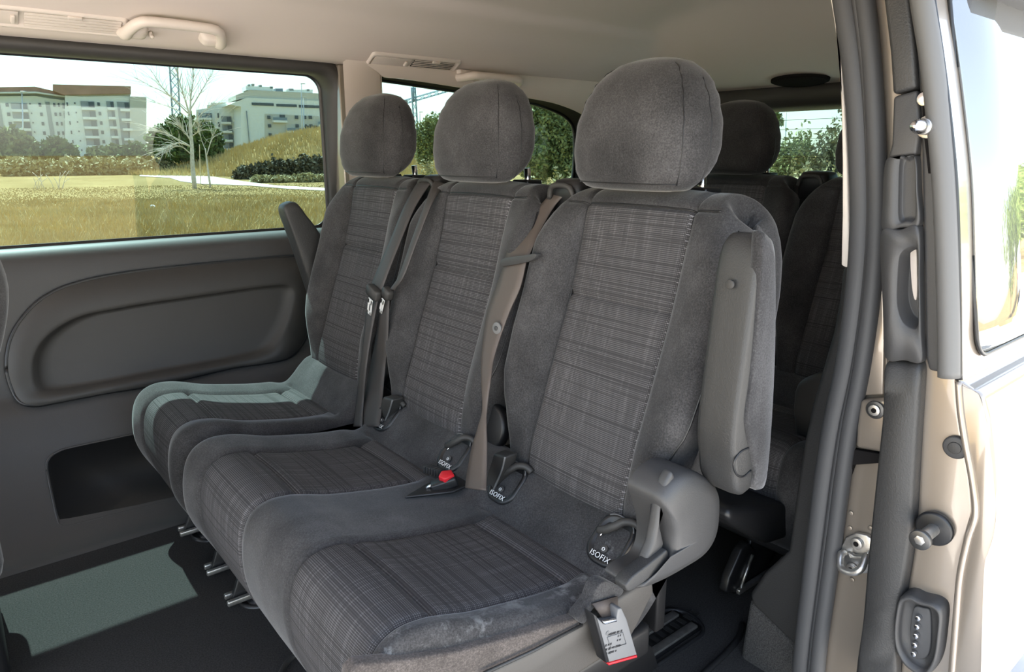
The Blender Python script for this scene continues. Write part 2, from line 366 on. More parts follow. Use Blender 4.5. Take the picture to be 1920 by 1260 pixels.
# roof things: vents, handles, oval
def on_ceiling(px, py):
    r = ray(px, py); t = .8
    while t < 4:
        p = CAM + r*t
        if p[2] > z_ceiling(p[0], p[1]) or p[1] > 1.962: break
        t += .002
    return p
def ceil_axes(p):
    e = .01; gx = (z_ceiling(p[0]+e, p[1]) - z_ceiling(p[0]-e, p[1]))/(2*e); gy = (z_ceiling(p[0], p[1]+e) - z_ceiling(p[0], p[1]-e))/(2*e)
    n_ = np.array([gx, gy, -1.0]); n_ /= np.linalg.norm(n_); u = np.array([1, 0, gx]); u /= np.linalg.norm(u); return u, np.cross(n_, u), n_
def loc_poly(c, u, v, P, n_=None, h=0): return [np.array(c) + u*a + v*b_ + (n_*h if n_ is not None else 0) for a, b_ in P]
def vent(px, py, L, W, label, slots, slot_u, lever_u):
    c = on_ceiling(px, py); u, v, n_ = ceil_axes(c)
    t = thing('air_vent', label, 'vent', c, 'roof air vents')
    q = lambda du, dv, k: loc_poly(c, u, v, rrect(-L/2+du, L/2-du, -W/2+dv, W/2-dv, .012, 5), n_, k)
    loft('frame', [q(-.002, -.002, -.004), q(0, 0, .004), q(.004, .004, .0065), q(.008, .008, .006), q(.010, .010, .002)], m_beige, t, False, True)
    a0, a1 = slot_u
    rbox('blank_panel', c + u*((-L/2 + a0)/2 + .002) + n_*.0035, ((a0 + L/2)/2 - .012, W/2-.012, .002), m_beige, t, .001, (u, v, n_)) if a0 + L/2 > .03 else None
    if slots: rbox('slot_recess', c + u*(a0+a1)/2 + n_*.0030, ((a1-a0)/2, W/2-.013, .0012), m_slot, t, .0005, (u, v, n_))
    for k in range(5):
        w = -W/2 + .014 + (W-.028)*k/4
        rbox('louvre', c + u*(a0+a1)/2 + v*w + n_*.0048, ((a1-a0)/2, .0013 if slots else .0036, .0014), m_beige, t, .0005, (u, v, n_))
    rbox('slider', c + u*lever_u - v*0 + n_*.008, (.004, W/2-.02, .003), m_beige, t, .0015, (u, v, n_))
    rbox('thumb_tab', c + u*(a0+a1)/2 + v*(W/2-.009) + n_*.008, (.014, .004, .003), m_beige, t, .0015, (u, v, n_))
    return t
vent(75, 35, .34, .062, 'closed beige roof vent left of the long grab handle', False, (-.03, .155), -.05)
vent(778, 117, .31, .060, 'beige roof vent with open dark louvres beside the second handle', True, (-.01, .135), -.035)
def handle(pxa, pya, pxb, pyb, label):
    a, b_ = on_ceiling(pxa, pya), on_ceiling(pxb, pyb); c = (a + b_)/2; _, _, n_ = ceil_axes(c); u = b_ - a; L = np.linalg.norm(u); u /= L; n_ -= u*(n_@u); n_ /= np.linalg.norm(n_); v = np.cross(n_, u)
    t = thing('grab_handle', label, 'handle', c, 'roof grab handles')
    P = smooth_path([c + u*(s*L/2) + n_*h + v*w for s, h, w in ((-1, -.006, -.012), (-.99, .010, -.006), (-.95, .020, .020), (-.80, .026, .052), (-.5, .028, .062), (.5, .028, .062), (.80, .026, .052), (.95, .020, .020), (.99, .010, -.006), (1, -.006, -.016))], 46)
    r = [cosint(abs(s), [0, .55, .8, 1], [.0115, .0125, .016, .018]) for s in np.linspace(-1, 1, 46)]
    tube('grip', P, r, m_beige, t, 12)
    for s in (-1, 1):
        q = lambda k, h: loc_poly(c + u*s*(L/2-.022), u, v, rrect(-.026*k, .026*k, -.017*k, .019*k, .012*k, 5), n_, h)
        loft('mount', [q(1.1, -.006), q(1.05, .006), q(.85, .016), q(.5, .02)], m_beige, t, False, True)
    tube('coat_hook', smooth_path([c - u*(L*.24) + v*.000 + n_*.004, c - u*(L*.24) - v*.002 + n_*.016, c - u*(L*.24) + v*.006 + n_*.020], 8), .0045, m_beige, t)
    return t
handle(232, 52, 412, 72, 'long beige grab handle above the front side window')
handle(856, 138, 965, 150, 'shorter beige grab handle above the rear side window')
c = on_ceiling(1500, 147); u, v, n_ = ceil_axes(c)
t = thing('ceiling_lamp', 'black oval lamp recessed in rear edge of the headliner', 'lamp', c)
yv = np.array([0, 1.0, 0]); xv = u
q = lambda k, h: [c + yv*(.10*k*math.cos(a)) + xv*(.050*k*math.sin(a)) + n_*(h + .006) for a in np.linspace(0, 2*math.pi, 40, endpoint=False)]
loft('lens', [q(1.02, -.004), q(1.0, .005), q(.9, .009), q(.5, .011)], m_slot, t, False, True)
loft('bezel', [q(1.06, -.004), q(1.05, .004), q(1.01, .0055), q(1.0, .004)], m_slot, t, False, False)
# ------------------------------------------------------------------ seats
def split_grid(G, UV, groups, parent, wrap=False):
    """G rows x cols of points; groups: (name, material, face mask function, label) -> one mesh each"""
    r, c, _ = G.shape; flat = G.reshape(-1, 3); uv = UV.reshape(-1, 2); left = np.ones((r-1, c-1), bool); out = []
    for name, mat, mask in groups:
        m = mask & left if mask is not None else left.copy(); left &= ~m
        I, J = np.nonzero(m)
        Fc = np.stack([I*c+J, I*c+J+1, (I+1)*c+J+1, (I+1)*c+J], 1)
        used, inv = np.unique(Fc, return_inverse=True)
        out.append(mesh(name, flat[used], inv.reshape(-1, 4), mat, parent, uv=uv[used], recalc=False)); 
    return out
def edge_cols(w0, w1, re, D, n0, n1=7, nd=4):
    """columns from panel seam w0 out to the rounded edge w1 then down the side: (offset, drop)"""
    L = [(w0 + (w1-re-w0)*k/n0, 0.0) for k in range(1, n0+1)]
    L += [(w1-re+re*math.sin(a), re*(1-math.cos(a))) for a in np.linspace(0, math.pi/2, n1)[1:]]
    L += [(w1, re + (D-re)*k/nd) for k in range(1, nd+1)]
    return L
PW = .1075
BACK = [(.760, .448), (.728, .452), (.716, .478), (.722, .53), (.745, .61), (.772, .69), (.798, .765), (.822, .85), (.838, .905), (.850, .928), (.872, .941), (.905, .944), (.938, .934), (.952, .90), (.950, .80), (.915, .62), (.870, .47), (.845, .445), (.800, .443), (.762, .446)]
def back_w(z, top): return interp(z, [.44, .47, .52, .57, .63, .70, .80, .85, .88, .90, .915, .93, .94, .95], [.150, .162, .166, .172, .200, .206, .205, .201, .195, .188, .179, .166, .152, .14])
def backrest(parent, yc, dx, fab, weave, pip=True):
    n = 230
    P = smooth_path(BACK, n); s = np.concatenate([[0], np.cumsum(np.linalg.norm(np.diff(P, axis=0), axis=1))])
    T = np.gradient(P, axis=0); T /= np.linalg.norm(T, axis=1)[:, None]; N = np.stack([-T[:, 1], T[:, 0]], 1)
    itop = int(np.argmax(P[:, 1])); front = np.arange(n) <= itop
    ec = [(.70*k/9, 0.0) for k in range(1, 10)] + [(.70 + .30*math.sin(a), .030*(1-math.cos(a))) for a in np.linspace(0, math.pi/2, 7)[1:]] + [(1.0, .030 + .024*k/3) for k in (1, 2, 3)]
    us = np.linspace(-PW, PW, 27)
    G = np.zeros((n, len(us) + 2*len(ec), 3)); UV = np.zeros(G.shape[:2] + (2,)); W_ = []
    iseam = np.searchsorted(P[:itop, 1], .772)
    for i in range(n):
        x, z = P[i]; W = back_w(z, False); W_.append(W)
        cols = []
        for f, d in reversed(ec): cols.append((-(PW + (W-PW)*f), d))
        cols += [(u, 0.0) for u in us] + [((PW + (W-PW)*f), d) for f, d in ec]
        for j, (u, d) in enumerate(cols):
            a = abs(u); h = 0.0
            if front[i]:
                zf = sm(.49, .60, z) * sm(.935, .84, z)
                if a > PW: h += .026*zf*math.sin(min(1, (a-PW)/(W-PW+1e-6)*1.05)*math.pi*.62)
                else: h += -.006*zf + .004*math.cos(a/PW*1.57) - .006*math.exp(-((s[i]-s[iseam])/.0045)**2)
                h -= .006*math.exp(-((a-PW)/.004)**2)*sm(.46, .48, z)
                h -= .004*math.exp(-((z-.922)/.004)**2)*sm(W-.01, W-.03, a)
            h -= d
            G[i, j] = (x + N[i, 0]*h + dx, yc + u, z + N[i, 1]*h); UV[i, j] = (u + yc*1.7, s[i])
    c0 = len(ec); cmask = np.zeros(G.shape[1]-1, bool); cmask[c0:c0+len(us)-1] = True
    rows = np.zeros(n-1, bool); i0 = int(np.argmax(P[:, 1] > .455)) ; i1 = np.searchsorted(P[:itop, 1], .920)
    lo = np.zeros(n-1, bool); lo[4:iseam] = True; lo &= (np.arange(n-1) < itop); up = np.zeros(n-1, bool); up[iseam:i1] = True
    o = split_grid(G, UV, [('lower_panel', weave, lo[:, None] & cmask[None]), ('upper_panel', weave, up[:, None] & cmask[None]), ('back_cover', fab, None)], parent)
    # close the sides
    for j in (0, G.shape[1]-1):
        R = G[:, j]; V = R; mesh('side_cover', V, [tuple(range(n))], fab, o[2])
    if pip:
        for sgn in (-1, 1):
            pts = []
            for i in range(8, itop, 3):
                z = P[i, 1]; j = c0 + len(us) + 12 if sgn > 0 else c0 - 1 - 12
                if z > .905: break
                pts.append(G[i, j])
            tube('piping', pts, .0016, m_black, o[2], 6)
        pts = [G[i1+2, j] for j in range(c0-9, c0+len(us)+9)]
        tube('piping', pts, .0016, m_black, o[2], 6)
        for j in (c0, c0+len(us)-1):
            tube('seam', [G[i, j] for i in range(4, i1, 3)], .0011, m_black, o[2], 5)
        b = MB()
        for i in range(6, i1-1, 2):
            j = c0; p = (G[i, j]*.72 + G[i, j+1]*.28); t_ = G[i, j+1]-G[i, j]; t_ /= np.linalg.norm(t_); nn = np.array([N[i, 0], 0, N[i, 1]])
            b.box(p + nn*.0012, (.0024, .0006, .0007), (t_, nn, np.cross(t_, nn)))
        b.build('stitching', m_stitch, o[1], smooth=False)
    return o
HZ = [.945, .948, .956, .975, 1.005, 1.04, 1.075, 1.10, 1.118, 1.130, 1.137, 1.140]
HW = [.066, .098, .111, .119, .1225, .120, .110, .097, .081, .061, .036, .010]
HF = [.030, .050, .060, .069, .075, .076, .070, .060, .048, .034, .018, .004]
HB = [.030, .046, .052, .056, .058, .058, .055, .050, .042, .032, .018, .004]
def headrest(parent, yc, dx, fab, tilt=.10):
    n = 56; loops = []; zz = np.concatenate([[.945, .9455, .947], np.linspace(.95, 1.125, 22), [1.130, 1.1335, 1.1365, 1.1385, 1.1397, 1.140]])
    xc = .868 + dx
    def pt(z, a):
        w, f, b_ = cosint(z, HZ, HW), cosint(z, HZ, HF), cosint(z, HZ, HB); c_, s_ = math.cos(a), math.sin(a); e = 2/2.8
        y = w*math.copysign(abs(c_)**e, c_); d = abs(s_)**e
        xx = -f*d if s_ > 0 else b_*d
        return np.array([xc + (z-1.0)*tilt + xx, yc + .006 + y, z + .55*max(0, xx + .01)*sm(1.03, .945, z)])
    loops = [[pt(z, 2*math.pi*k/n) for k in range(n)] for z in zz]
    h = loft('headrest', loops, fab, parent)
    for a, z0, z1 in ((math.radians(146), .955, 1.128), (math.radians(178), .952, 1.105), (math.radians(34), .955, 1.128), (math.radians(2), .952, 1.105)):
        tube('seam', [pt(z, a) for z in np.linspace(z0, z1, 22)], .0007, m_black, h, 5)
    tube('seam', [pt(.957, math.radians(q_)) for q_ in range(34, 147, 7)], .0009, m_black, h, 5)
    for s in (-1, 1):
        x0 = xc + .052; y = yc + s*.058
        tube('post', [(x0+.008, y, .925), (x0+.008, y, .950), (x0+.006, y, .972)], .0068, m_chrome, h, 12)
        rbox('post_sleeve', (x0+.006, y, .943), (.020, .024, .007), m_black, h, .004)
    return h
CUSH = [(.790, .440), (.765, .468), (.738, .480), (.712, .477), (.690, .460), (.668, .437), (.648, .422), (.620, .417), (.56, .423), (.50, .434), (.44, .447), (.40, .460), (.370, .468), (.338, .469), (.312, .456), (.297, .428), (.291, .38), (.296, .33), (.310, .285), (.326, .258), (.350, .245), (.42, .240)]
def cushion(parent, centres, y0, y1, dx, fab, weave):
    """one upholstered seat cushion from y0 to y1 carrying a woven panel at each centre"""
    n = 190; P = smooth_path(CUSH, n); s = np.concatenate([[0], np.cumsum(np.linalg.norm(np.diff(P, axis=0), axis=1))])
    T = np.gradient(P, axis=0); T /= np.linalg.norm(T, axis=1)[:, None]; N = np.stack([T[:, 1], -T[:, 0]], 1)
    ir = int(np.argmax(P[:, 0] < .648)); ie = int(np.argmax((P[:, 1] < .258) & (P[:, 0] < .4)))
    im = int(np.argmax(P[:, 0] < .612)); iF = int(np.argmax(P[:, 0] < .395))
    cols = []
    mid = []
    for k, c in enumerate(centres):
        if k: mid += list(np.linspace(centres[k-1]+PW, c-PW, 22)[1:-1])
        mid += list(np.linspace(c-PW, c+PW, 30))
    a = edge_cols(0, mid[0]-y0, .032, .085, 6); b_ = edge_cols(0, y1-mid[-1], .032, .085, 6)
    cols = [(mid[0]-o_, d) for o_, d in reversed(a)] + [(y, 0) for y in mid] + [(mid[-1]+o_, d) for o_, d in b_]
    G = np.zeros((n, len(cols), 3)); UV = np.zeros((n, len(cols), 2)); inp = []
    for j, (y, d) in enumerate(cols):
        k = int(np.argmin([abs(y-c) for c in centres])); u = abs(y - centres[k]); inp.append(u < PW + 1e-6)
        lo_, hi_ = (y0, y1) if len(centres) == 1 else ((y0, (centres[0]+centres[1])/2*2-y0) if k == 0 else ((centres[0]+centres[1])/2*2-y1, y1))
        side = (hi_ if y > centres[k] else lo_); span = abs(side-centres[k]) - PW
        for i in range(n):
            x, z = P[i]; h = -d; zone = sm(.655, .60, x)*1.0 if i < iF or z > .38 else sm(.26, .36, z)
            if i < ir - 6: zone = 0
            if u > PW: h += (.005 if span < .07 and y < centres[0] and len(centres) > 1 else .013)*zone*math.sin(min(1, (u-PW)/max(span, .03))*math.pi*.5)
            else: h += .003*math.cos(u/PW*1.57)*zone
            h -= .006*zone*math.exp(-((u-PW)/.004)**2)
            if u < PW:
                for q_ in (im, iF): h -= .008*math.exp(-((s[i]-s[q_])/.006)**2)
            h -= .006*math.exp(-((s[i]-s[ir])/.005)**2)*(1 if u < PW+.03 else 0)
            yy = y + (.040*sm(.60, .30, x)*min(1, max(0, (centres[0]-PW-y)/(centres[0]-PW-y0))) if len(centres) > 1 and dx == 0 else 0)
            G[i, j] = (x + N[i, 0]*h + dx, yy, z + N[i, 1]*h); UV[i, j] = (y, s[i] + .37)
    inp = np.array(inp); cm = inp[:-1] & inp[1:]; r_ = np.arange(n-1)
    def zone(i0, i1): return ((r_ >= i0) & (r_ < i1))[:, None]
    cg = np.array([int(np.argmin([abs(y-c) for c in centres])) for y, d in cols])[:-1]
    gr = []
    for k in range(len(centres)):
        mk = (cm & (cg == k))[None]
        gr += [('rear_panel', weave, zone(ir, im) & mk), ('seat_panel', weave, zone(im, iF) & mk), ('front_panel', weave, zone(iF, ie) & mk)]
    o = split_grid(G, UV, gr + [('cushion_cover', fab, None)], parent)
    for j in (0, len(cols)-1): mesh('side_cover', G[:, j], [tuple(range(n))], fab, o[-1])
    return o
def roll_point(y, dx):  # a point and normal on the front of the roll behind the cushion
    return np.array([.689 + dx, y, .456]), np.array([-.70, 0, .72])
def isofix(parent, y, dx=0, flip=1):
    c, n_ = roll_point(y, dx); u = np.array([0, -1.0, 0]); v = np.cross(n_/np.linalg.norm(n_), u); v *= 1 if v[2] > 0 else -1; n_ = n_/np.linalg.norm(n_)
    q = lambda a, b_, r, h, dv=0: [c + u*p + v*(w+dv) + n_*h for p, w in rrect(-a, a, -b_, b_, r, 7)]
    h = loft('isofix_guide', [q(.034, .040, .026, -.012), q(.0335, .0395, .026, .003), q(.031, .037, .025, .0055), q(.027, .033, .022, .0055), q(.024, .030, .02, .001)], m_black, parent, False, True)
    arch = smooth_path([c + u*p + v*w + n_*k for p, w, k in ((-.022, .004, .010), (-.010, .008, .014), (.004, .018, .018), (.014, .030, .018), (.026, .036, .012), (.036, .034, .004))], 20)
    tube('arch_cover', arch, .006, m_plas, h, 10)
    tube('rim', q(.0315, .0375, .025, .0055)[2:12], .0012, m_greypr, h, 6)
    tube('wire_clip', smooth_path([c + u*p + v*w + n_*k for p, w, k in ((-.018, -.004, .006), (-.014, .012, .008), (-.002, .026, .010))], 10), .0014, m_chrome, h, 6)
    text('isofix_text', 'ISOFIX', c - v*.0285 + n_*.0062, u, n_, .0115, m_white, h)
    disc('button', c - v*.016 + n_*.004, n_, .0062, .0035, m_plas2, h)
    text('child_seat_mark', 'o', c - v*.016 + n_*.0078, u, n_, .011, m_white, h)
    return h
def belt_guide(parent, c, ax_y=.034):
    """black shoulder housing on the upper edge of a backrest that the belt runs out of"""
    c = np.array(c, float)
    def q(wy, wx, r, z, dx=0): return [c + np.array([p + dx, w, z]) for p, w in rrect(-wx, wx, -wy, wy, r, 5)]
    h = loft('belt_guide', [q(ax_y*1.25, .042, .02, -.05, .012), q(ax_y*1.2, .042, .02, -.012, .006), q(ax_y*1.08, .038, .02, .008), q(ax_y, .032, .018, .016), q(ax_y*.7, .02, .012, .019)], m_black, parent)
    tube('guide_lip', smooth_path([c + np.array(p) for p in ((-.040, -ax_y*.95, -.016), (-.044, -ax_y*.6, .006), (-.044, ax_y*.6, .006), (-.040, ax_y*.95, -.016))], 16), .005, m_plas, h, 8)
    return h
def leg(parent, y, x, dx=0, zt=.25):
    pl = [(x-.045, y-.006, FLOOR+.012), (x+.075, y-.006, FLOOR+.012), (x+.085, y-.006, FLOOR+.05), (x+.085, y-.006, zt), (x+.0, y-.006, zt), (x-.035, y-.006, FLOOR+.035)]
    g = prism('leg', [(a+dx, b_, c_) for a, b_, c_ in pl], (0, .012, 0), m_black, parent, bevel=.003)
    rbox('foot_bar', (x+.005+dx, y-.014, FLOOR+.015), (.060, .005, .006), m_steel, g, .003)
    rbox('foot_bar', (x-.030+dx, y+.014, FLOOR+.015), (.022, .005, .006), m_steel, g, .003)
    for k in (0, 1): disc('bolt', (x+.085+dx+.018*k, y-.018, FLOOR+.022+.01*k), (0, -1, 0), .009, .010, m_darksteel, g)
    return g
def armrest(parent, y0, y1, dx, prof_xz, near):
    """upright armrest: profile in x-z, y0..y1 wide"""
    lp = smooth_loop([(x+dx, 0, z) for x, z in prof_xz], 64); c = lp.mean(0)
    def at(k, y):
        o = c + (lp-c)*k; o[:, 1] = y; return o
    d = y1-y0
    a = loft('armrest', [at(.86, y0), at(.95, y0+d*.03), at(.99, y0+d*.12), at(1, y0+d*.3), at(1, y0+d*.7), at(.99, y0+d*.88), at(.95, y0+d*.97), at(.86, y1)], m_leather, parent)
    return a
YC = (.735, 1.150, 1.575)
bench = thing('double_bench_seat', 'charcoal double bench seat with plaid woven panels, nearest the open door', 'car seat', (.6, .95, FLOOR))
single = thing('single_bench_seat', 'charcoal single seat by the far side window with sunlit cushion', 'car seat', (.6, 1.575, FLOOR))
for p, y in ((bench, YC[0]), (bench, YC[1]), (single, YC[2])):
    backrest(p, y, 0, m_fab, m_weave); headrest(p, y, 0, m_fab)
cushion(bench, (YC[0]+.004, YC[1]-.004), .562, 1.345, 0, m_fabdirt, m_weave)
cushion(single, (YC[2],), 1.392, 1.765, 0, m_fab, m_weave)
for y in (.618, .858, 1.016, 1.270): isofix(bench, y)
belt_guide(bench, (.905, .925, .938)); belt_guide(bench, (.905, 1.365, .935))
for y, p in ((1.655, single), (1.45, single), (1.315, bench), (.74, bench)): leg(p, y, .385)
# lower frames under the cushions
for p, ya, yb in ((bench, .60, 1.31), (single, 1.43, 1.73)):
    rbox('under_tray', (.55, (ya+yb)/2, .262), (.22, (yb-ya)/2, .028), m_black, p, .01)
    for y in (ya+.05, yb-.05):
        prism('rear_leg', [(.66, y, FLOOR+.01), (.86, y, FLOOR+.01), (.84, y, FLOOR+.06), (.76, y, .26), (.64, y, .26)], (0, .012, 0), m_black, p, bevel=.003)
        rbox('back_bracket', (.83, y, .36), (.012, .02, .13), m_black, p, .004)
# near armrest of the bench, upright
prof = [(.738, .61), (.731, .66), (.739, .76), (.749, .86), (.757, .895), (.770, .906), (.785, .902), (.794, .88), (.798, .75), (.798, .62), (.791, .578), (.776, .563), (.757, .567), (.745, .582)]
arm = armrest(bench, .460, .518, 0, prof, True)
def at_y(L, k, y):
    c = L.mean(0); o = c + (L-c)*k; o[:, 1] = y; return o
pad = smooth_loop(pxs([(1428, 437), (1424, 500), (1418, 600), (1409, 700), (1399, 770), (1398, 800), (1405, 840), (1413, 880), (1412, 912), (1424, 920), (1436, 900), (1445, 800), (1452, 650), (1453, 500), (1449, 455), (1440, 440)], 'y', .458), 64)
loft('armrest_pad', [at_y(pad, 1.0, .470), at_y(pad, 1.0, .462), at_y(pad, .985, .457), at_y(pad, .9, .455)], m_fab, arm)
tube('release_button', smooth_path(pxs([(1408, 838), (1388, 848), (1376, 868), (1380, 888), (1393, 894), (1408, 882)], 'y', .4595), 20), .0014, m_black, arm, 6)
for px, py in ((1370, 533), (1343, 742)):
    p = on(px, py, 'x', .7435 if py < 600 else .7405); disc('screw', p, (-1, 0, .1), .006, .003, m_plas, arm)
ao = [(533, 393), (540, 382), (556, 380), (574, 402), (600, 438), (640, 520), (660, 620), (640, 660), (612, 640), (596, 580), (580, 530), (560, 470), (545, 428)]
al = smooth_loop(pxs(ao, 'y', 1.80), 60)
def aly(k, y):
    c = al.mean(0); o = c + (al-c)*k; o[:, 1] = y; return o
loft('armrest', [aly(.90, 1.797), aly(.98, 1.799), aly(1, 1.806), aly(1, 1.838), aly(.97, 1.848), aly(.88, 1.85)], m_leather, single)

# near recliner cover, strap piece, side skirt of the bench
scoop = [(1262, 900), (1292, 884), (1325, 893), (1347, 915), (1350, 955), (1343, 1003), (1320, 1040), (1275, 1070), (1235, 1092), (1195, 1108), (1205, 1090), (1240, 1068), (1252, 1040), (1254, 1000), (1246, 965), (1240, 935)]
so = smooth_loop(pxs(scoop, 'y', .505), 70)
def yloop(L, k, y):
    c = L.mean(0); o = c + (L-c)*k; o[:, 1] = y; return o
rc = loft('recliner_cover', [yloop(so, 1.0, .56), yloop(so, 1.0, .518), yloop(so, .97, .507), yloop(so, .90, .500), yloop(so, .72, .496), yloop(so, .4, .494)], m_plas2, bench, False, True)
strap_o = [(1262, 882), (1250, 905), (1240, 940), (1232, 985), (1225, 1020), (1212, 1050), (1213, 1062), (1232, 1052), (1247, 1020), (1240, 990), (1243, 955), (1252, 925), (1270, 900)]
prism('cover_rim', pxs(strap_o, 'y', .508), (0, .016, 0), m_plas2, rc, .005, 3)
lev = [(1174, 1100), (1186, 1082), (1212, 1062), (1240, 1040), (1252, 1032), (1253, 1052), (1245, 1072), (1222, 1082), (1200, 1098), (1180, 1110)]
prism('recliner_lever', smooth_loop(pxs(lev, 'y', .500), 40), (0, .02, 0), m_leather, rc, .006, 3)
skirt = [(655, 1262), (672, 1246), (760, 1238), (860, 1222), (960, 1196), (1040, 1172), (1086, 1160), (1090, 1172), (1000, 1225), (900, 1275), (780, 1330), (640, 1400)]
SY = lambda x: float(interp(x, [650, 760, 900, 1040, 1090, 1230], [.603, .592, .576, .562, .557, .553]))
prism('side_skirt', [on(x, y, 'y', SY(x)) for x, y in skirt], (0, .02, 0), m_skirt, bench, .004, 3)
base = [(905, 1266), (1000, 1222), (1092, 1172), (1150, 1128), (1225, 1082), (1228, 1110), (1180, 1205), (1090, 1262), (980, 1320), (860, 1360)]
bp = prism('base_panel', [on(x, y, 'y', SY(x)-.003) for x, y in base], (0, .03, 0), m_skirt2, bench, .006, 3)
tube('base_seam', [on(x, y, 'y', SY(x)-.004) for x, y in ((905, 1264), (1000, 1220), (1092, 1171))], .0022, m_leather, bp, 6)
flap = [(1085, 1160), (1108, 1130), (1118, 1105), (1135, 1090), (1160, 1100), (1170, 1108), (1158, 1122), (1128, 1130), (1110, 1145), (1100, 1165), (1092, 1170)]
prism('torn_flap', smooth_loop(pxs(flap, 'y', .552), 40), (0, .02, 0), m_fab, bench, .005, 3)
for P_, xx in (([(924, 850), (947, 857), (940, 884), (922, 926), (904, 914)], .672), ([(717, 744), (736, 750), (728, 776), (716, 800), (704, 794)], .680)):
    hc = prism('hinge_cover', pxs(P_, 'x', xx), (.03, 0, 0), m_plas, bench, .005, 3)
    tube('hinge_edge', smooth_path(pxs([P_[1], P_[2], P_[3]], 'x', xx-.001), 10), .0018, m_greypr, hc, 6)
for px, py, xx in ((930, 800, .76), (722, 690, .77)):
    disc('recliner_disc', on(px, py, 'x', xx), (-1, 0, .25), .045, .02, m_black, bench, 28, .006)
# buckles set into the bench
c = on(833, 912, 'z', .432)
prism('buckle_recess', [c + np.array(p) for p in ((-.075, .010, -.004), (-.02, .028, -.004), (.055, .028, -.004), (.065, -.02, -.004), (.0, -.026, -.004))], (0, 0, .005), m_black, bench, .002)
bk = rbox('seat_buckle', c + np.array([0, 0, .006]), (.024, .013, .009), m_black, bench, .004, np.array([[.8, -.5, .3], [.5, .85, 0], [-.3, .15, .95]]))
prism('release_button', [c + np.array(p) for p in ((-.006, -.012, .012), (.014, -.014, .014), (.020, .004, .016), (.004, .012, .016), (-.008, .004, .012))], (-.002, -.001, .010), m_red, bk, .002)
tube('buckle_stalk', [c + np.array(p) for p in ((-.03, .012, .002), (-.012, .004, .008))], .003, m_chrome, bk, 8)
c = on(814, 886, 'z', .428); b = MB()
for k in range(6): b.box(c + np.array([.002*k-.005, -.006*k+.015, .004]), (.009, .0022, .007))
b.build('strap_end', m_plas, bench, bevel=.001)
# third row
rear = thing('rear_bench_seat', 'dark rear bench seat in shade behind the charcoal seats', 'car seat', (1.5, 1.155, FLOOR))
DX = .855
for y in YC:
    backrest(rear, y, DX, m_fab, m_weave, False); headrest(rear, y, DX, m_fab)
cushion(rear, YC[:2], .56, 1.345, DX, m_fab, m_weave); cushion(rear, YC[2:], 1.392, 1.765, DX, m_fab, m_weave)
belt_guide(rear, (.905+DX, .93, .938)); belt_guide(rear, (.905+DX, 1.365, .935))
rbox('under_tray', (.55+DX, 1.155, .262), (.22, .56, .028), m_black, rear, .01)
for y in (.70, 1.28): leg(rear, y, .50, DX-.15); prism('rear_leg', [(.66+DX, y, FLOOR+.01), (.86+DX, y, FLOOR+.01), (.76+DX, y, .26), (.64+DX, y, .26)], (0, .012, 0), m_black, rear, bevel=.003)
g = prism('tilt_lever', pxs([(1362, 1112), (1368, 1085), (1392, 1030), (1405, 1018), (1416, 1030), (1404, 1075), (1385, 1113)], 'y', .69), (0, .02, 0), m_black, rear, .004)
tube('lever_bar', pxs([(1386, 1110), (1411, 1040)], 'y', .688), .0035, m_steel, g, 8)
prof = [(.742, .40), (.728, .42), (.735, .47), (.752, .50), (.790, .515), (.850, .515), (.870, .49), (.866, .44), (.848, .41), (.820, .39), (.785, .385)]
prism('side_cover', pxs([(1487, 735), (1494, 716), (1512, 707), (1535, 700), (1560, 705), (1560, 850), (1500, 870), (1488, 810), (1484, 770)], 'x', 1.28), (.10, 0, 0), m_plas, rear, .012, 3)
prism('front_valance', pxs([(1366, 960), (1380, 952), (1430, 950), (1478, 945), (1478, 1010), (1440, 1022), (1380, 990), (1366, 980)], 'y', .60), (0, .5, 0), m_black, rear, .01)

# front seat at the left edge of the frame
fs = thing('front_seat', 'dark front seat back edge cut by the left side of the frame', 'car seat', (-.1, 1.45, FLOOR))
e = smooth_loop([(.105, 0, .87), (.075, 0, .895), (.02, 0, .905), (-.05, 0, .88), (-.09, 0, .80), (-.11, 0, .66), (-.13, 0, .50), (-.10, 0, .42), (-.04, 0, .44), (.04, 0, .60), (.09, 0, .70), (.117, 0, .80)], 50)
e = e + np.array([-.046, 0, 0])
loft('backrest', [yloop(e, .80, 1.24), yloop(e, .93, 1.255), yloop(e, 1.0, 1.30), yloop(e, 1.0, 1.60), yloop(e, .93, 1.645), yloop(e, .80, 1.66)], m_fab, fs)
rbox('cushion', (-.22, 1.45, .39), (.22, .20, .06), m_fab, fs, .04)
rbox('base', (-.2, 1.45, .235), (.18, .16, .109), m_black, fs, .02)

# ------------------------------------------------------------------ seat belts
def ribbon(name, rows, mat, parent, n=40, th=.0022):
    """rows: left edge px, right edge px and the distance rearwards at that height"""
    A = smooth_path([on(r[0], r[1], 'x', r[4]) for r in rows], n); B = smooth_path([on(r[2], r[3], 'x', r[4]) for r in rows], n)
    V = []; m = 5
    for i in range(n):
        for k in range(m): V.append(A[i] + (B[i]-A[i])*k/(m-1) - np.array([.0015*math.sin(k/(m-1)*math.pi), 0, 0]))
    return mesh(name, V, grid_faces(n, m), mat, parent, solid=th)
def tongue(parent, px, py, x, w, tilt, name='tongue'):
    c = on(px, py, 'x', x); u = np.array([0, -math.cos(tilt), -math.sin(tilt)*.9]); u /= np.linalg.norm(u); d = np.cross(u, np.array([-1.0, 0, 0])); d = d if d[2] < 0 else -d
    n_ = np.array([-1.0, 0, 0])
    q = lambda k, h: [c + u*a + d*b_ + n_*h for a, b_ in rrect(-w*k, w*k, -.011*k, .014*k, .008*k, 5)]
    h = loft(name, [q(.95, -.006), q(1, -.003), q(1, .006), q(.93, .009)], m_plas, parent)
    return h, c, u, d, n_
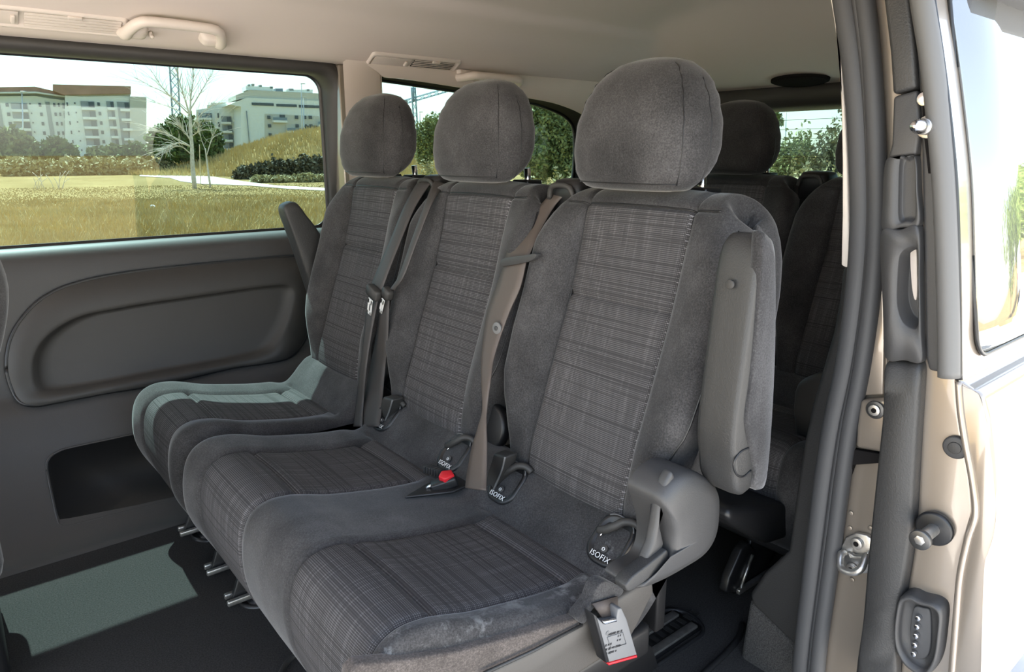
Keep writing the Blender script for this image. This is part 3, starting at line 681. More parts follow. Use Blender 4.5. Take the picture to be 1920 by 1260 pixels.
def latch(h, c, u, d, n_, off, L=.036, w=.0085):
    o = c + u*off + d*.012
    fr = [(-w, 0), (w, 0), (w, L), (-w, L)]
    b = MB(); b.box(o + u*(-w+.0025) + d*L/2 + n_*.013, (.0025, L/2, .0012), (u, d, n_)).box(o + u*(w-.0025) + d*L/2 + n_*.013, (.0025, L/2, .0012), (u, d, n_)).box(o + d*(L-.004) + n_*.013, (w, .004, .0012), (u, d, n_)).box(o + d*.005 + n_*.013, (w, .006, .0012), (u, d, n_))
    b.build('latch_plate', m_latch, h, bevel=.0005)
b1 = thing('seat_belt', 'dark seat belt with flat steel latch hanging beside the far single seat', 'seat belt', on(700, 545, 'x', .77), 'shoulder belts hanging between seats')
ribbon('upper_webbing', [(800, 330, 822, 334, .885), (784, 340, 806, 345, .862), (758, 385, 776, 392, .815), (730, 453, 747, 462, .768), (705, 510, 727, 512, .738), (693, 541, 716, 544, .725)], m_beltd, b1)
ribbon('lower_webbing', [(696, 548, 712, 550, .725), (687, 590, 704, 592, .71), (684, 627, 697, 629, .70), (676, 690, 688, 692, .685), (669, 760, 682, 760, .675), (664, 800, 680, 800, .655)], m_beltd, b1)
h = tongue(b1, 702, 547, .718, .024, .35); latch(*h, .010)
b2 = thing('seat_belt', 'dark seat belt hanging edge-on behind the first, steel latch seen from its side', 'seat belt', on(728, 550, 'x', .79), 'shoulder belts hanging between seats')
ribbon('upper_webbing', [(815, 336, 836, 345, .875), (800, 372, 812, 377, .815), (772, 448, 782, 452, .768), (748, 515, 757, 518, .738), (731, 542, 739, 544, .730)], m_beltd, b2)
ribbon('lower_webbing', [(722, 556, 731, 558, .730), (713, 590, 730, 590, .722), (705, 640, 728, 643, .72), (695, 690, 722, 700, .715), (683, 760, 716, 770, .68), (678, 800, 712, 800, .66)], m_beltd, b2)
h = tongue(b2, 728, 549, .728, .014, .5); latch(*h, .006, .034, .006)
b3 = thing('seat_belt', 'tan-brown seat belt hanging beside the nearest backrest with round stop button', 'seat belt', on(960, 500, 'x', .77), 'shoulder belts hanging between seats')
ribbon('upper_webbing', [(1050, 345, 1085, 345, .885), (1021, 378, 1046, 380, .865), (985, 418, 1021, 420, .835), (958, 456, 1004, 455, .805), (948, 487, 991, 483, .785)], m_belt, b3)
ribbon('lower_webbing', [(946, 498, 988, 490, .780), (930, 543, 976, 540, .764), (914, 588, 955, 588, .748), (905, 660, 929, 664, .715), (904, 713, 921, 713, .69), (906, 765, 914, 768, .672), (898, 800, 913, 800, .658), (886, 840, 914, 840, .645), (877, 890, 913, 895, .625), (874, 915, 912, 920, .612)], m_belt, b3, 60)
tc = [(936, 494), (945, 484), (985, 478), (1003, 476), (1003, 483), (992, 490), (960, 497), (940, 499)]
prism('tongue', smooth_loop(pxs(tc, 'x', .772), 30), (.012, 0, 0), m_plas2, b3, .003)
p = on(933, 615, 'x', .732); disc('stop_button', p, (-1, -.1, .1), .0105, .003, m_greypr, b3); disc('button_centre', p + np.array([-.003, 0, 0]), (-1, -.1, .1), .004, .002, m_plas2, b3)
# buckle hanging by its strap from the near side of the bench
bq = thing('belt_buckle', 'grey printed belt buckle dangling by its strap off the front bench side', 'buckle', on(1155, 1190, 'y', .535))
W = [on(x, y, 'y', v) for x, y, v in ((1112, 1132, .548), (1158, 1118, .548), (1130, 1158, .54), (1160, 1152, .54))]
wb = mesh('strap', [W[0], W[1], W[3], W[2]], [(0, 1, 2, 3)], m_belt, bq, solid=.003)
body = [(1116, 1153), (1122, 1160), (1132, 1170), (1156, 1165), (1160, 1142), (1166, 1140), (1176, 1162), (1195, 1228), (1140, 1243), (1137, 1238)]
bb = prism('buckle_body', pxs(body, 'y', .530), (0, .016, 0), m_label, bq, .003, 3)
prism('buckle_edge', pxs([(1113, 1152), (1119, 1155), (1143, 1241), (1137, 1244)], 'y', .529), (0, .018, 0), m_black, bb, .001)
prism('red_press', pxs([(1141, 1244), (1195, 1229), (1195, 1233), (1142, 1248)], 'y', .532), (0, .012, 0), m_red, bb, .001)
prism('strap_slot', pxs([(1131, 1166), (1157, 1160), (1158, 1166), (1134, 1172)], 'y', .529), (0, .004, 0), m_chrome, bb, .001)
u = on(1190, 1190, 'y', .53) - on(1140, 1205, 'y', .53)
un = u/np.linalg.norm(u); dn = np.cross(un, np.array([0, 1.0, 0])); dn = dn if dn[2] < 0 else -dn
b = MB(); rr = random.Random(4)
for row, x0, x1 in ((0, -.016, .011), (1, .006, .011), (2, .006, .012), (2.4, -.016, -.004), (3.4, -.015, .013), (4.4, -.013, .012)):
    x = x0
    while x < x1:
        w = rr.uniform(.0006, .0016); b.box(on(1155, 1186, 'y', .5296) + un*(x+w) + dn*row*.0062, (w, .0002, rr.uniform(.0010, .0016)), (un, (0, 1, 0), dn)); x += 2*w + rr.choice((.0006, .0008, .0025))
tag(b.build('print', m_black, bb, smooth=False), 'small worn illegible print')
tube('print_frame', pxs([(1139, 1195), (1168, 1186), (1174, 1207), (1146, 1216), (1139, 1195)], 'y', .5294), .0005, m_greypr, bb, 4)
disc('print_dot', on(1139, 1187, 'y', .5298), (0, -1, 0), .003, .0006, m_greypr, bb)

# floor rails, mat edges
def rail(px, py, label, x0, x1):
    c = on(px, py, 'z', FLOOR); y = c[1]; t = thing('seat_rail', label, 'rail', (x0, y, FLOOR), 'seat rails in the floor')
    L = rrect(x0, x1, y-.045, y+.045, .04, 6)
    loft('binding', [[(a, b_, FLOOR+h) for a, b_ in [( (x0+x1)/2 + (p-(x0+x1)/2)*k, y + (w-y)*k2) for p, w in L]] for k, k2, h in ((1.02, 1.12, 0), (1.015, 1.1, .004), (1.0, 1.0, .005), (.995, .95, 0))], m_black, t, False, False)
    rbox('channel', ((x0+x1)/2, y, FLOOR+.001), ((x1-x0)/2-.01, .036, .001), m_black, t, 0)
    for s in (-.022, .022): rbox('runner', ((x0+x1)/2, y+s, FLOOR+.004), ((x1-x0)/2-.02, .008, .003), m_steel, t, .001)
    b = MB()
    for k in range(int((x1-x0)/.02)): b.box((x0+.03+k*.02, y, FLOOR+.003), (.005, .009, .001))
    b.build('notches', m_darksteel, t, smooth=False)
rail(1205, 1215, 'steel floor rail running beneath the near side of the double bench', .55, 1.03)
rail(430, 1135, 'steel floor rail under the middle of the seat row', .36, 1.0)
rail(345, 1012, 'steel floor rail beside the far side wall', .36, 1.0)
me_ = smooth_path([on(x, y, 'z', FLOOR+.004) for x, y in ((1392, 1170), (1385, 1195), (1360, 1225), (1320, 1262), (1280, 1300))], 24)
tag(tube('mat_edge', me_, .006, m_black), 'black bound mat edge curving across the floor by the open door', 'mat')
me_ = smooth_path([on(x, y, 'z', FLOOR+.003) for x, y in ((520, 1275), (536, 1245), (556, 1228), (590, 1219), (640, 1214))], 20)
tag(tube('mat_edge', me_, .005, m_plas), 'rounded mat corner on the floor below the front of the bench', 'mat')
# ------------------------------------------------------------------ near door opening
XJ = .955
lobe = [(1578, -60), (1585, 0), (1600, 100), (1610, 200), (1615, 300), (1617, 400), (1612, 500), (1601, 600), (1585, 700), (1563, 800), (1547, 900), (1534, 1000), (1522, 1100), (1510, 1200), (1500, 1300)]
rib = [(1614, -60), (1622, 0), (1633, 100), (1640, 200), (1644, 300), (1645, 400), (1640, 500), (1629, 600), (1614, 700), (1594, 800), (1579, 900), (1566, 1000), (1552, 1100), (1538, 1200), (1528, 1300)]
seal = tag(tube('trim_3', smooth_path(pxs(lobe, 'x', .965), 90), .0158, m_rubber, n=14), None, None, None, 'structure')
tube('seal_lip', smooth_path(pxs(rib, 'x', .958), 90), .0118, m_rubber, seal, 12)
tube('seal_lip', smooth_path(pxs([((a[0]+b_[0])/2+3, a[1]) for a, b_ in zip(lobe, rib)], 'x', .957), 90), .0065, m_rubber, seal, 8)
strip = [(1551, -30), (1563, -30), (1569, 40), (1576, 110), (1583, 200), (1588, 300), (1591, 420), (1591, 499), (1586, 502), (1577, 497), (1579, 400), (1579, 300), (1577, 200), (1573, 110), (1562, 30)]
tag(prism('trim_4', pxs(strip, 'x', .975), (.012, 0, 0), m_cream, bevel=.002), kind='structure')
q3 = [(1600, 495), (1578, 500), (1572, 560), (1560, 625), (1541, 690), (1521, 760), (1506, 830), (1495, 900), (1484, 980), (1477, 1033), (1432, 1074), (1404, 1115), (1409, 1134), (1486, 1208), (1500, 1290), (1530, 1290), (1540, 1100), (1560, 950), (1600, 750), (1625, 600), (1630, 520)]
tag(prism('trim_5', pxs(q3, 'x', 1.0), (.30, 0, 0), m_leather, bevel=.012, seg=4), kind='structure')
tag(prism('trim_6', pxs([(1404, 1122), (1445, 1165), (1488, 1205), (1500, 1300), (1380, 1300), (1388, 1220)], 'x', 1.005), (.25, 0, 0), m_carpetg, bevel=.01), kind='structure')
# painted jamb behind the door edge
jamb = [(1612, -60), (1640, 100), (1648, 300), (1646, 480), (1632, 620), (1612, 730), (1598, 830), (1580, 930), (1566, 1040), (1550, 1150), (1530, 1300), (1700, 1300), (1745, 1000), (1760, 700), (1760, 400), (1740, 150), (1718, -60)]
jm = tag(prism('wall_jamb', pxs(jamb, 'x', XJ+.012), (.03, 0, 0), m_paint, bevel=.004), kind='structure')
up = [(1655, 430), (1659, 640), (1657, 742), (1613, 742), (1620, 700), (1638, 600), (1648, 500)]
prism('upper_plate', pxs(up, 'x', XJ+.004), (.01, 0, 0), m_paint, jm, .003)
brk = [(1613, 750), (1680, 746), (1680, 852), (1650, 849), (1604, 839), (1606, 800)]
prism('latch_plate', pxs(brk, 'x', XJ-.006), (.02, 0, 0), m_paint, jm, .005, 3)
c = on(1642, 768, 'x', XJ-.007); h = disc('screw_boss', c, (-1, 0, 0), .0125, .003, m_darksteel, jm); disc('screw', c, (-1, 0, 0), .008, .006, m_steel, h); disc('socket', c + np.array([-.006, 0, 0]), (-1, 0, 0), .0035, .001, m_slot, h)
prism('dark_gap', pxs([(1597, 842), (1655, 852), (1655, 868), (1600, 872), (1590, 900), (1582, 955), (1576, 950)], 'x', XJ+.002), (.01, 0, 0), m_slot, jm, .001)
for px, py in ((1596, 962), (1594, 990), (1632, 990), (1598, 1087)):
    disc('weld_dimple', on(px, py, 'x', XJ+.011), (-1, 0, 0), .0035, .0015, m_paint, jm, 12, .0012)
st = [(1585, 1008), (1605, 999), (1624, 1003), (1641, 1016), (1644, 1056), (1624, 1076), (1597, 1076), (1578, 1060), (1572, 1036)]
sk = thing('door_striker', 'steel striker plate with loop screwed to the bronze door jamb', 'striker', on(1607, 1040, 'x', XJ+.01))
prism('plate', pxs(st, 'x', XJ+.004), (.008, 0, 0), m_steel, sk, .002)
o_ = np.array([-1.0, 0, 0])
p = [on(x, y, 'x', XJ+.003) for x, y in ((1583, 1036), (1590, 1054), (1612, 1062), (1628, 1056), (1630, 1040))]
tube('loop', smooth_path([p[0], p[0]+o_*.010, p[1]+o_*.022, p[2]+o_*.024, p[3]+o_*.022, p[4]+o_*.010, p[4]], 30), .0052, m_steel, sk, 10)
prism('bridge', pxs([(1588, 1034), (1600, 1042), (1618, 1042), (1628, 1034), (1628, 1048), (1610, 1052), (1592, 1048)], 'x', XJ-.006), (.008, 0, 0), m_steel, sk, .002)
for px, py in ((1608, 1018), (1598, 1066)):
    c = on(px, py, 'x', XJ+.003); h = disc('screw', c, (-1, 0, 0), .0085, .005, m_steel, sk); disc('socket', c + o_*.005, (-1, 0, 0), .0038, .0008, m_slot, h)

# ------------------------------------------------------------------ sliding door slid back, seen on its leading edge
XD = .915
door = thing('door_1', None, None, (1.6, .29, .3), kind='structure')
core = [(1700, -60), (1712, 60), (1722, 170), (1722, 300), (1727, 430), (1731, 690), (1725, 800), (1719, 946), (1714, 1019), (1699, 1110), (1683, 1300), (1782, 1300), (1793, 1160), (1800, 1080), (1815, 1010), (1829, 962), (1823, 900), (1810, 830), (1801, 770), (1797, 715), (1790, 500), (1780, 330), (1760, 150), (1735, -60)]
prism('door_shell', pxs(core, 'x', XD+.008), (1.25, 0, 0), m_paint, door, .006, 3)
prism('edge_cover', pxs([(1704, -60), (1714, 60), (1723, 170), (1728, 300), (1732, 500), (1735, 670), (1741, 695), (1770, 700), (1768, 450), (1760, 250), (1745, 100), (1730, -60)], 'x', XD+.003), (.012, 0, 0), m_plas2, door, .004, 3)
prism('upper_trim', pxs([(1652, -60), (1656, 0), (1668, 100), (1673, 178), (1719, 165), (1714, 80), (1705, 0), (1698, -60)], 'x', XD-.004), (.05, 0, 0), m_leather, door, .005, 3)
prism('hinge_trim', pxs([(1674, 181), (1720, 168), (1726, 240), (1718, 290), (1664, 297), (1671, 270), (1673, 215)], 'x', XD-.002), (.05, 0, 0), m_plas2, door, .004, 3)
go = smooth_loop(pxs([(1663, 301), (1690, 297), (1718, 294), (1723, 360), (1725, 421), (1690, 427), (1657, 430), (1657, 380)], 'x', XD), 80)
def xloop(L, k, x):
    c = L.mean(0); o = c + (L-c)*k; o[:, 0] = x; return o
gr = smooth_loop(pxs([(1690, 300), (1703, 296), (1716, 297), (1718, 350), (1718, 408), (1702, 414), (1688, 411), (1687, 360)], 'x', XD), 80)
def aligned(Lo, Li):
    k = int(np.argmin(np.linalg.norm(Li - Lo[0], axis=1))); return np.roll(Li, -k, axis=0)
def dish(name, lo, li, x, depth, mat, r=.93):
    li = aligned(lo, li)
    return loft(name, [xloop(lo, 1, x+.05), xloop(lo, 1, x+.003), xloop(lo, .98, x), xloop(li, 1.04, x), xloop(li, 1.0, x+.002), xloop(li, r, x+depth), xloop(li, r*.9, x+depth)], mat, door, False)
dish('lock_trim', go, gr, XD-.004, .010, m_plas2)
ho = smooth_loop(pxs([(1656, 434), (1690, 430), (1725, 426), (1728, 520), (1730, 620), (1731, 677), (1698, 675), (1664, 671), (1660, 600), (1656, 520)], 'x', XD), 100)
hi = smooth_loop(pxs([(1689, 488), (1694, 474), (1704, 466), (1718, 463), (1724, 475), (1725, 540), (1725, 600), (1720, 614), (1706, 611), (1694, 598), (1686, 570), (1686, 530)], 'x', XD), 100)
hd = dish('grab_recess', ho, hi, XD-.006, .03, m_plas2, .9)
prism('grab_insert', smooth_loop(pxs([(1707, 472), (1717, 466), (1719, 500), (1719, 555), (1714, 560), (1709, 530)], 'x', XD+.016), 30), (.006, 0, 0), m_beige, hd, .002)
lt = [(1666, 675), (1700, 678), (1730, 682), (1730, 740), (1726, 800), (1721, 880), (1717, 946), (1711, 1019), (1697, 1110), (1686, 1180), (1677, 1300), (1610, 1300), (1622, 1165), (1631, 1055), (1640, 964), (1652, 850), (1660, 770), (1663, 700)]
ltl = smooth_loop(pxs(lt, 'x', XD), 110)
loft('lower_trim', [xloop(ltl, 1, XD+.06), xloop(ltl, 1.0, XD+.006), xloop(ltl*1, .985, XD-.002), xloop(ltl, .95, XD-.008), xloop(ltl, .80, XD-.011)], m_leather, door, False, True)
lb = smooth_path(pxs([(1724, -60), (1729, 0), (1745, 100), (1757, 200), (1769, 330), (1775, 450), (1779, 600), (1780, 707)], 'x', XD-.004), 60)
tube('edge_seal', lb, .0125, m_rubgrey, door, 12)
tube('edge_line', smooth_path(pxs([(1742, -60), (1748, 0), (1763, 100), (1776, 200), (1789, 330), (1794, 450), (1797, 600), (1798, 712)], 'x', XD-.002), 60), .004, m_black, door, 8)
# outer skin, swept along the side of the van
OUT = [(1743, -60), (1750, 0), (1765, 100), (1778, 200), (1792, 330), (1797, 450), (1800, 600), (1801, 700), (1806, 722), (1838, 738), (1848, 765), (1856, 800), (1866, 880), (1872, 950), (1868, 1000), (1858, 1035), (1850, 1062), (1846, 1150), (1843, 1260), (1840, 1330)]
pr = smooth_path(pxs(OUT, 'x', XD-.002), 70)
pr = np.vstack([pr]); xs = np.concatenate([[0, .0015, .004, .008], np.linspace(.03, 1.26, 22)])
V = []
for d in xs:
    for p_ in pr: V.append(p_ + np.array([d, .0022*(1 - min(1, d/.004)) + .004*(d/1.2)**2, 0]))
mesh('outer_skin', V, grid_faces(len(xs), len(pr)), m_paint, door)
hemi = pxs([(1797, 715), (1801, 770), (1810, 830), (1823, 900), (1829, 962), (1815, 1010), (1800, 1080), (1793, 1160), (1782, 1300)], 'x', XD-.001)
hemo = pxs([(1801, 715), (1836, 738), (1846, 765), (1854, 800), (1864, 880), (1870, 950), (1866, 1000), (1848, 1062), (1844, 1150), (1840, 1300)], 'x', XD-.001)
prism('hem_flange', hemi + hemo[::-1], (.006, 0, 0), m_paint, door, .002)
tube('hem_bead', smooth_path(hemi, 50), .0042, m_paint, door, 8)
def skin_y(z): return float(np.interp(z, pr[::-1, 2], pr[::-1, 1]))
# the door window, standing a hair proud of the skin, rounded lower corner
gz0 = on(1862, 672, 'x', .955)[2]
def gp(a, z, off): y_ = skin_y(z) if z < pr[0, 2] else pr[0, 1] + (z-pr[0, 2])*.22; return (a, y_ + off, z)
zs = np.concatenate([gz0 + .03*(1-np.cos(np.linspace(0, math.pi/2, 8))), np.linspace(gz0+.035, 1.30, 36)])
V = []
for z in zs:
    dz = z - gz0; x0 = .956 + (.03 - math.sqrt(max(0, .03**2 - (.03-dz)**2)) if dz < .03 else 0)
    for k in np.linspace(0, 1, 8): V.append(gp(x0 + (2.05-x0)*k, z, -.0045))
mesh('door_glass', V, grid_faces(len(zs), 8), m_glassdoor, door, solid=.004)
tube('glass_gap', [gp(a, z, -.003) for a, z in rrect(.955, 2.06, gz0-.004, 1.31, .033, 6)], .0028, m_black, door, 6)
def pin(px, py, r, L, head, label):
    c = on(px, py, 'x', XD); t = thing('guide_pin', label, 'pin', c, 'door guide pins')
    if head:
        h = disc('rubber_ring', c + np.array([.006, 0, 0]), (-1, 0, 0), .022, .010, m_black, t, 28, .003)
        disc('shaft', c, (-1, 0, 0), r*.62, L, m_steel, t); disc('head', c + np.array([-L, 0, 0]), (-1, 0, 0), r, .007, m_darksteel, t, 24, .001); disc('socket', c + np.array([-L-.006, 0, 0]), (-1, 0, 0), r*.5, .0015, m_steel, t, 6, .0003)
    else:
        disc('flange', c + np.array([.004, 0, 0]), (-1, 0, 0), r*1.55, .010, m_steel, t); disc('collar', c, (-1, 0, 0), r*1.1, L*.45, m_steel, t)
        loft('tip', [[c + np.array([-k, r*m_*math.cos(a), r*m_*math.sin(a)]) for a in np.linspace(0, 2*math.pi, 20, endpoint=False)] for k, m_ in ((L*.4, 1.0), (L*.75, .98), (L*.95, .7), (L, .5))], m_chrome, t)
    return t
pin(1743, 238, .0085, .042, False, 'tapered steel guide pin high on the sliding door edge')
pin(1752, 991, .0125, .038, True, 'steel stud with round head in a black rubber ring on the sliding door edge')
c = on(1737, 186, 'x', XD); disc('bolt', c, (-1, 0, 0), .008, .008, m_chrome, door)
prism('latch_hole', pxs([(1728, 170), (1742, 168), (1748, 300), (1752, 322), (1740, 326), (1736, 290), (1730, 240)], 'x', XD-.001), (.006, 0, 0), m_slot, door, .001)
c = on(1793, 838, 'x', XD+.007); h = disc('rubber_plug', c, (-1, 0, 0), .0145, .005, m_plas2, door, 28, .003); disc('plug_centre', c + np.array([-.004, 0, 0]), (-1, 0, 0), .0075, .0025, m_plas, h)
co = smooth_loop(pxs([(1694, 1121), (1703, 1110), (1716, 1109), (1734, 1117), (1760, 1124), (1774, 1140), (1772, 1180), (1766, 1222), (1756, 1246), (1742, 1259), (1722, 1250), (1704, 1234), (1690, 1206), (1687, 1170)], 'x', XD), 70)
ct = thing('contact_block', 'grey rubber contact block with a row of five steel pins on the door edge', 'connector', on(1730, 1185, 'x', XD+.008))
loft('boot', [xloop(co, 1.04, XD+.012), xloop(co, 1.02, XD-.012), xloop(co, .97, XD-.018), xloop(co, .90, XD-.018), xloop(co, .84, XD-.010), xloop(co, .80, XD-.004), xloop(co, .4, XD-.004)], m_plas2, ct, False, True)
bi = smooth_loop(pxs([(1712, 1142), (1730, 1140), (1744, 1150), (1744, 1215), (1732, 1236), (1712, 1230), (1706, 1190)], 'x', XD-.008), 40)
prism('carrier', bi, (.008, 0, 0), m_rubber, ct, .003)
for px, py in ((1724, 1156), (1722, 1172), (1720, 1189), (1718, 1206), (1716, 1223)):
    disc('contact_pin', on(px, py, 'x', XD-.008), (-1, 0, 0), .0036, .007, m_chrome, ct, 12, .001)
# ------------------------------------------------------------------ outdoors
GZ = -.55
def grass_mat():
    a = M('dry grass ground'); b = a.b; b.inputs['Roughness'].default_value = 1; b.inputs['Specular IOR Level'].default_value = .05
    co = a.coord(); f = a.math('ADD', a.math('MULTIPLY', a.noise(.35, 5, .65, co), .6), a.math('MULTIPLY', a.noise(6, 4, .7, co), .4))
    a.l(a.ramp(f, [(.32, (.17, .115, .04)), (.5, (.275, .19, .08)), (.62, (.34, .245, .11)), (.75, (.19, .148, .055))]), b.inputs['Base Color']); return a.m
def leaf_mat(name, c0, c1, sc=1.2):
    a = M(name); b = a.b; b.inputs['Roughness'].default_value = .7; b.inputs['Specular IOR Level'].default_value = .25
    f = a.math('ADD', a.math('MULTIPLY', a.noise(sc, 3, .6), .6), a.math('MULTIPLY', a.noise(sc*9, 2, .6), .4))
    a.l(a.ramp(f, [(.36, c0), (.64, c1)]), b.inputs['Base Color']); return a.m
m_ground = grass_mat()
m_pave = simple('pale gravel', (.49, .47, .44), .95, spec=.1, var=.15, vscale=2.5)
m_path = simple('pale path', (.62, .56, .46), .95, spec=.1, var=.1, vscale=1)
m_straw = leaf_mat('straw blades', (.42, .30, .115), (.64, .48, .22), .5)
m_olive = leaf_mat('olive leaves', (.10, .12, .04), (.34, .35, .14))
m_green = leaf_mat('green leaves', (.06, .09, .03), (.20, .25, .07))
m_scrub = leaf_mat('grey scrub', (.13, .12, .07), (.30, .28, .15))
m_scrubd = leaf_mat('dark scrub', (.07, .065, .04), (.17, .15, .09))
m_pale = leaf_mat('straw scrub', (.32, .28, .14), (.52, .46, .26))
m_bark = simple('pale bark', (.62, .55, .47), .9, var=.25, vscale=9)
m_barkd = simple('dark bark', (.16, .12, .09), .9, var=.2, vscale=9)
m_render = simple('white render', (.74, .74, .68), .9)
m_beigew = simple('beige render', (.56, .53, .45), .9)
m_greyw = simple('grey render', (.30, .31, .30), .9)
m_brick = simple('brown roof tile', (.42, .25, .18), .9, var=.15, vscale=.5)
m_win = simple('dark window pane', (.05, .06, .07), .15)
m_rail = simple('blue-grey balcony glass', (.16, .21, .26), .2)
m_crane = simple('grey-blue steel lattice', (.22, .30, .36), .6)
m_silver = simple('silver car paint', (.62, .63, .64), .3, .3, coat=1.0)
m_pine = leaf_mat('pine needles', (.10, .16, .03), (.30, .38, .08))
m_litter = simple('white litter', (.85, .85, .85), .8)
# ground: the field beyond the far side and the pale lot on the near side
g = 40; xs = np.concatenate([-np.geomspace(600, 4, g//2), np.linspace(-3, 3, 5), np.geomspace(4, 600, g//2)]); ysf = np.concatenate([[1.6], 1.6 + np.geomspace(1, 700, 34)])
V = [(x, y, GZ) for x in xs for y in ysf]
tag(mesh('ground', V, grid_faces(len(xs), len(ysf)), m_ground, smooth=False), kind='structure')
MB().box((0, -3.2, GZ-.25), (600, 4.8, .25)).build('ground_lot', m_pave, smooth=False); bpy.data.objects['ground_lot']['kind'] = 'structure'
MB().box((0, -308, GZ-.26), (600, 300, .25)).build('ground_verge', m_ground, smooth=False); bpy.data.objects['ground_verge']['kind'] = 'structure'
def gp_(px, d): r = ray(px, 288.0); h = math.hypot(r[0], r[1]); return np.array([r[0]/h*d, r[1]/h*d, GZ])
def gpx(px, py): return on(px, py, 'z', GZ)
def up_at(px, py, d): return at_dist(px, py, d)
tag(MB().prism([gpx(x, y) + np.array([0, 0, .012]) for x, y in ((262, 329), (310, 327), (352, 328), (400, 332), (450, 340), (520, 349), (620, 354), (620, 359), (540, 355), (470, 349), (420, 347), (380, 346), (340, 341), (318, 334), (262, 331))], (0, 0, .02)).build('path', m_path, smooth=False), kind='structure')
# mound on the right of the far field
mp = gp_(640, 62); mr = np.array([18.0, 11.0]); mh = 3.4; V = []; ra = np.linspace(0, 1, 16); an = np.linspace(0, 2*math.pi, 48, endpoint=False)
ux = np.array([RGT[0], RGT[1]]); uy = np.array([ux[1]*-1, ux[0]])
for r_ in ra:
    for a in an:
        q = ux*(mr[0]*r_*math.cos(a)) + uy*(mr[1]*r_*math.sin(a)); V.append((mp[0]+q[0], mp[1]+q[1], GZ - .05 + mh*(math.cos(r_*math.pi)*.5+.5)*(1+.05*math.sin(5*a))))
tag(mesh('ground_mound', V, grid_faces(16, 48, True), m_ground), kind='structure')
def blades(name, mat, sectors, label, n, h0, h1, w):
    V = []; F = []
    for (pa, pb, d0, d1) in sectors:
        m = n//len(sectors); pxv = RNG.uniform(pa, pb, m); d = np.exp(RNG.uniform(math.log(d0), math.log(d1), m))
        r = FWD[None] + RGT[None]*((pxv-CXP)/F_PX)[:, None] - UPV[None]*((288.0-CYP)/F_PX); hh = np.hypot(r[:, 0], r[:, 1])
        P = np.stack([r[:, 0]/hh*d, r[:, 1]/hh*d, np.full(m, GZ)], 1)
        hgt = RNG.uniform(h0, h1, m)*np.interp(d, [19, 29, 45], [1, .22, .16])*(.6+.4*np.sin(P[:, 0]*.7+P[:, 1]*.3)**2); a = RNG.uniform(0, 6.28, m); ww = w*(1+d/25)
        sd = np.stack([np.cos(a)*ww, np.sin(a)*ww, 0*a], 1); tp = np.stack([RNG.normal(0, .35, m)*hgt, RNG.normal(0, .35, m)*hgt, hgt], 1)
        b0 = len(V)*0 + sum(len(v) for v in V); V.append(np.stack([P-sd, P+sd, P+tp], 1).reshape(-1, 3)); F.append(b0 + np.arange(3*m).reshape(-1, 3))
    o = mesh(name, np.vstack(V), np.vstack(F), mat, smooth=False, recalc=False); tag(o, label, 'grass', None, 'stuff')
blades('dry_grass', m_straw, [(-60, 640, 9, 40), (-60, 640, 9, 30), (640, 1100, 8, 40), (1330, 1620, 7, 30)], 'dry straw-coloured grass covering the field outside the windows', 150000, .10, .34, .010)
def mound_blades(n):
    r_ = np.sqrt(RNG.uniform(0, 1, n)); a = RNG.uniform(0, 6.283, n); q = np.stack([ux[0]*mr[0]*r_*np.cos(a) + uy[0]*mr[1]*r_*np.sin(a), ux[1]*mr[0]*r_*np.cos(a) + uy[1]*mr[1]*r_*np.sin(a)], 1)
    z = GZ - .08 + mh*(np.cos(r_*math.pi)*.5+.5)*(1+.05*np.sin(5*a)); P = np.stack([mp[0]+q[:, 0], mp[1]+q[:, 1], z], 1); h = RNG.uniform(.2, .6, n); w = .05
    sd = np.stack([RGT[0]*w + 0*z, RGT[1]*w + 0*z, 0*z], 1); tp = np.stack([RNG.normal(0, .2, n)*h, RNG.normal(0, .2, n)*h, h], 1)
    tag(mesh('dry_grass', np.stack([P-sd, P+sd, P+tp], 1).reshape(-1, 3), np.arange(3*n).reshape(-1, 3), m_straw, smooth=False, recalc=False), 'dry grass growing over the low mound', 'grass', None, 'stuff')
mound_blades(26000)
def leaves(blobs, n, ls, seed):
    rg = np.random.default_rng(seed); V = []; F = []; k0 = 0
    tot = sum(b_[1][0]*b_[1][2] for b_ in blobs)
    for c, rad in blobs:
        m = max(40, int(n*rad[0]*rad[2]/tot)); d = rg.normal(size=(m, 3)); d /= np.linalg.norm(d, axis=1)[:, None]
        lump = 1 + .16*np.sin(d[:, 0]*7+seed)*np.sin(d[:, 1]*6+1.3*seed) + .10*np.sin(d[:, 2]*11+d[:, 0]*9)
        rr_ = rg.uniform(.35, 1, m)**.5*lump*rg.uniform(.9, 1.08, m); P = np.array(c) + d*rr_[:, None]*np.array(rad)
        P[:, 2] = np.maximum(P[:, 2], GZ+.05)
        a = rg.normal(size=(m, 3)); a /= np.linalg.norm(a, axis=1)[:, None]; b_ = np.cross(a, rg.normal(size=(m, 3))); b_ /= np.linalg.norm(b_, axis=1)[:, None]
        s_ = ls*rg.uniform(.6, 1.4, m)[:, None]; V.append(np.stack([P-a*s_, P+b_*s_*.5, P+a*s_, P-b_*s_*.5], 1).reshape(-1, 3)); F.append(k0 + np.arange(4*m).reshape(-1, 4)); k0 += 4*m
    return np.vstack(V), np.vstack(F)
_sd = [0]
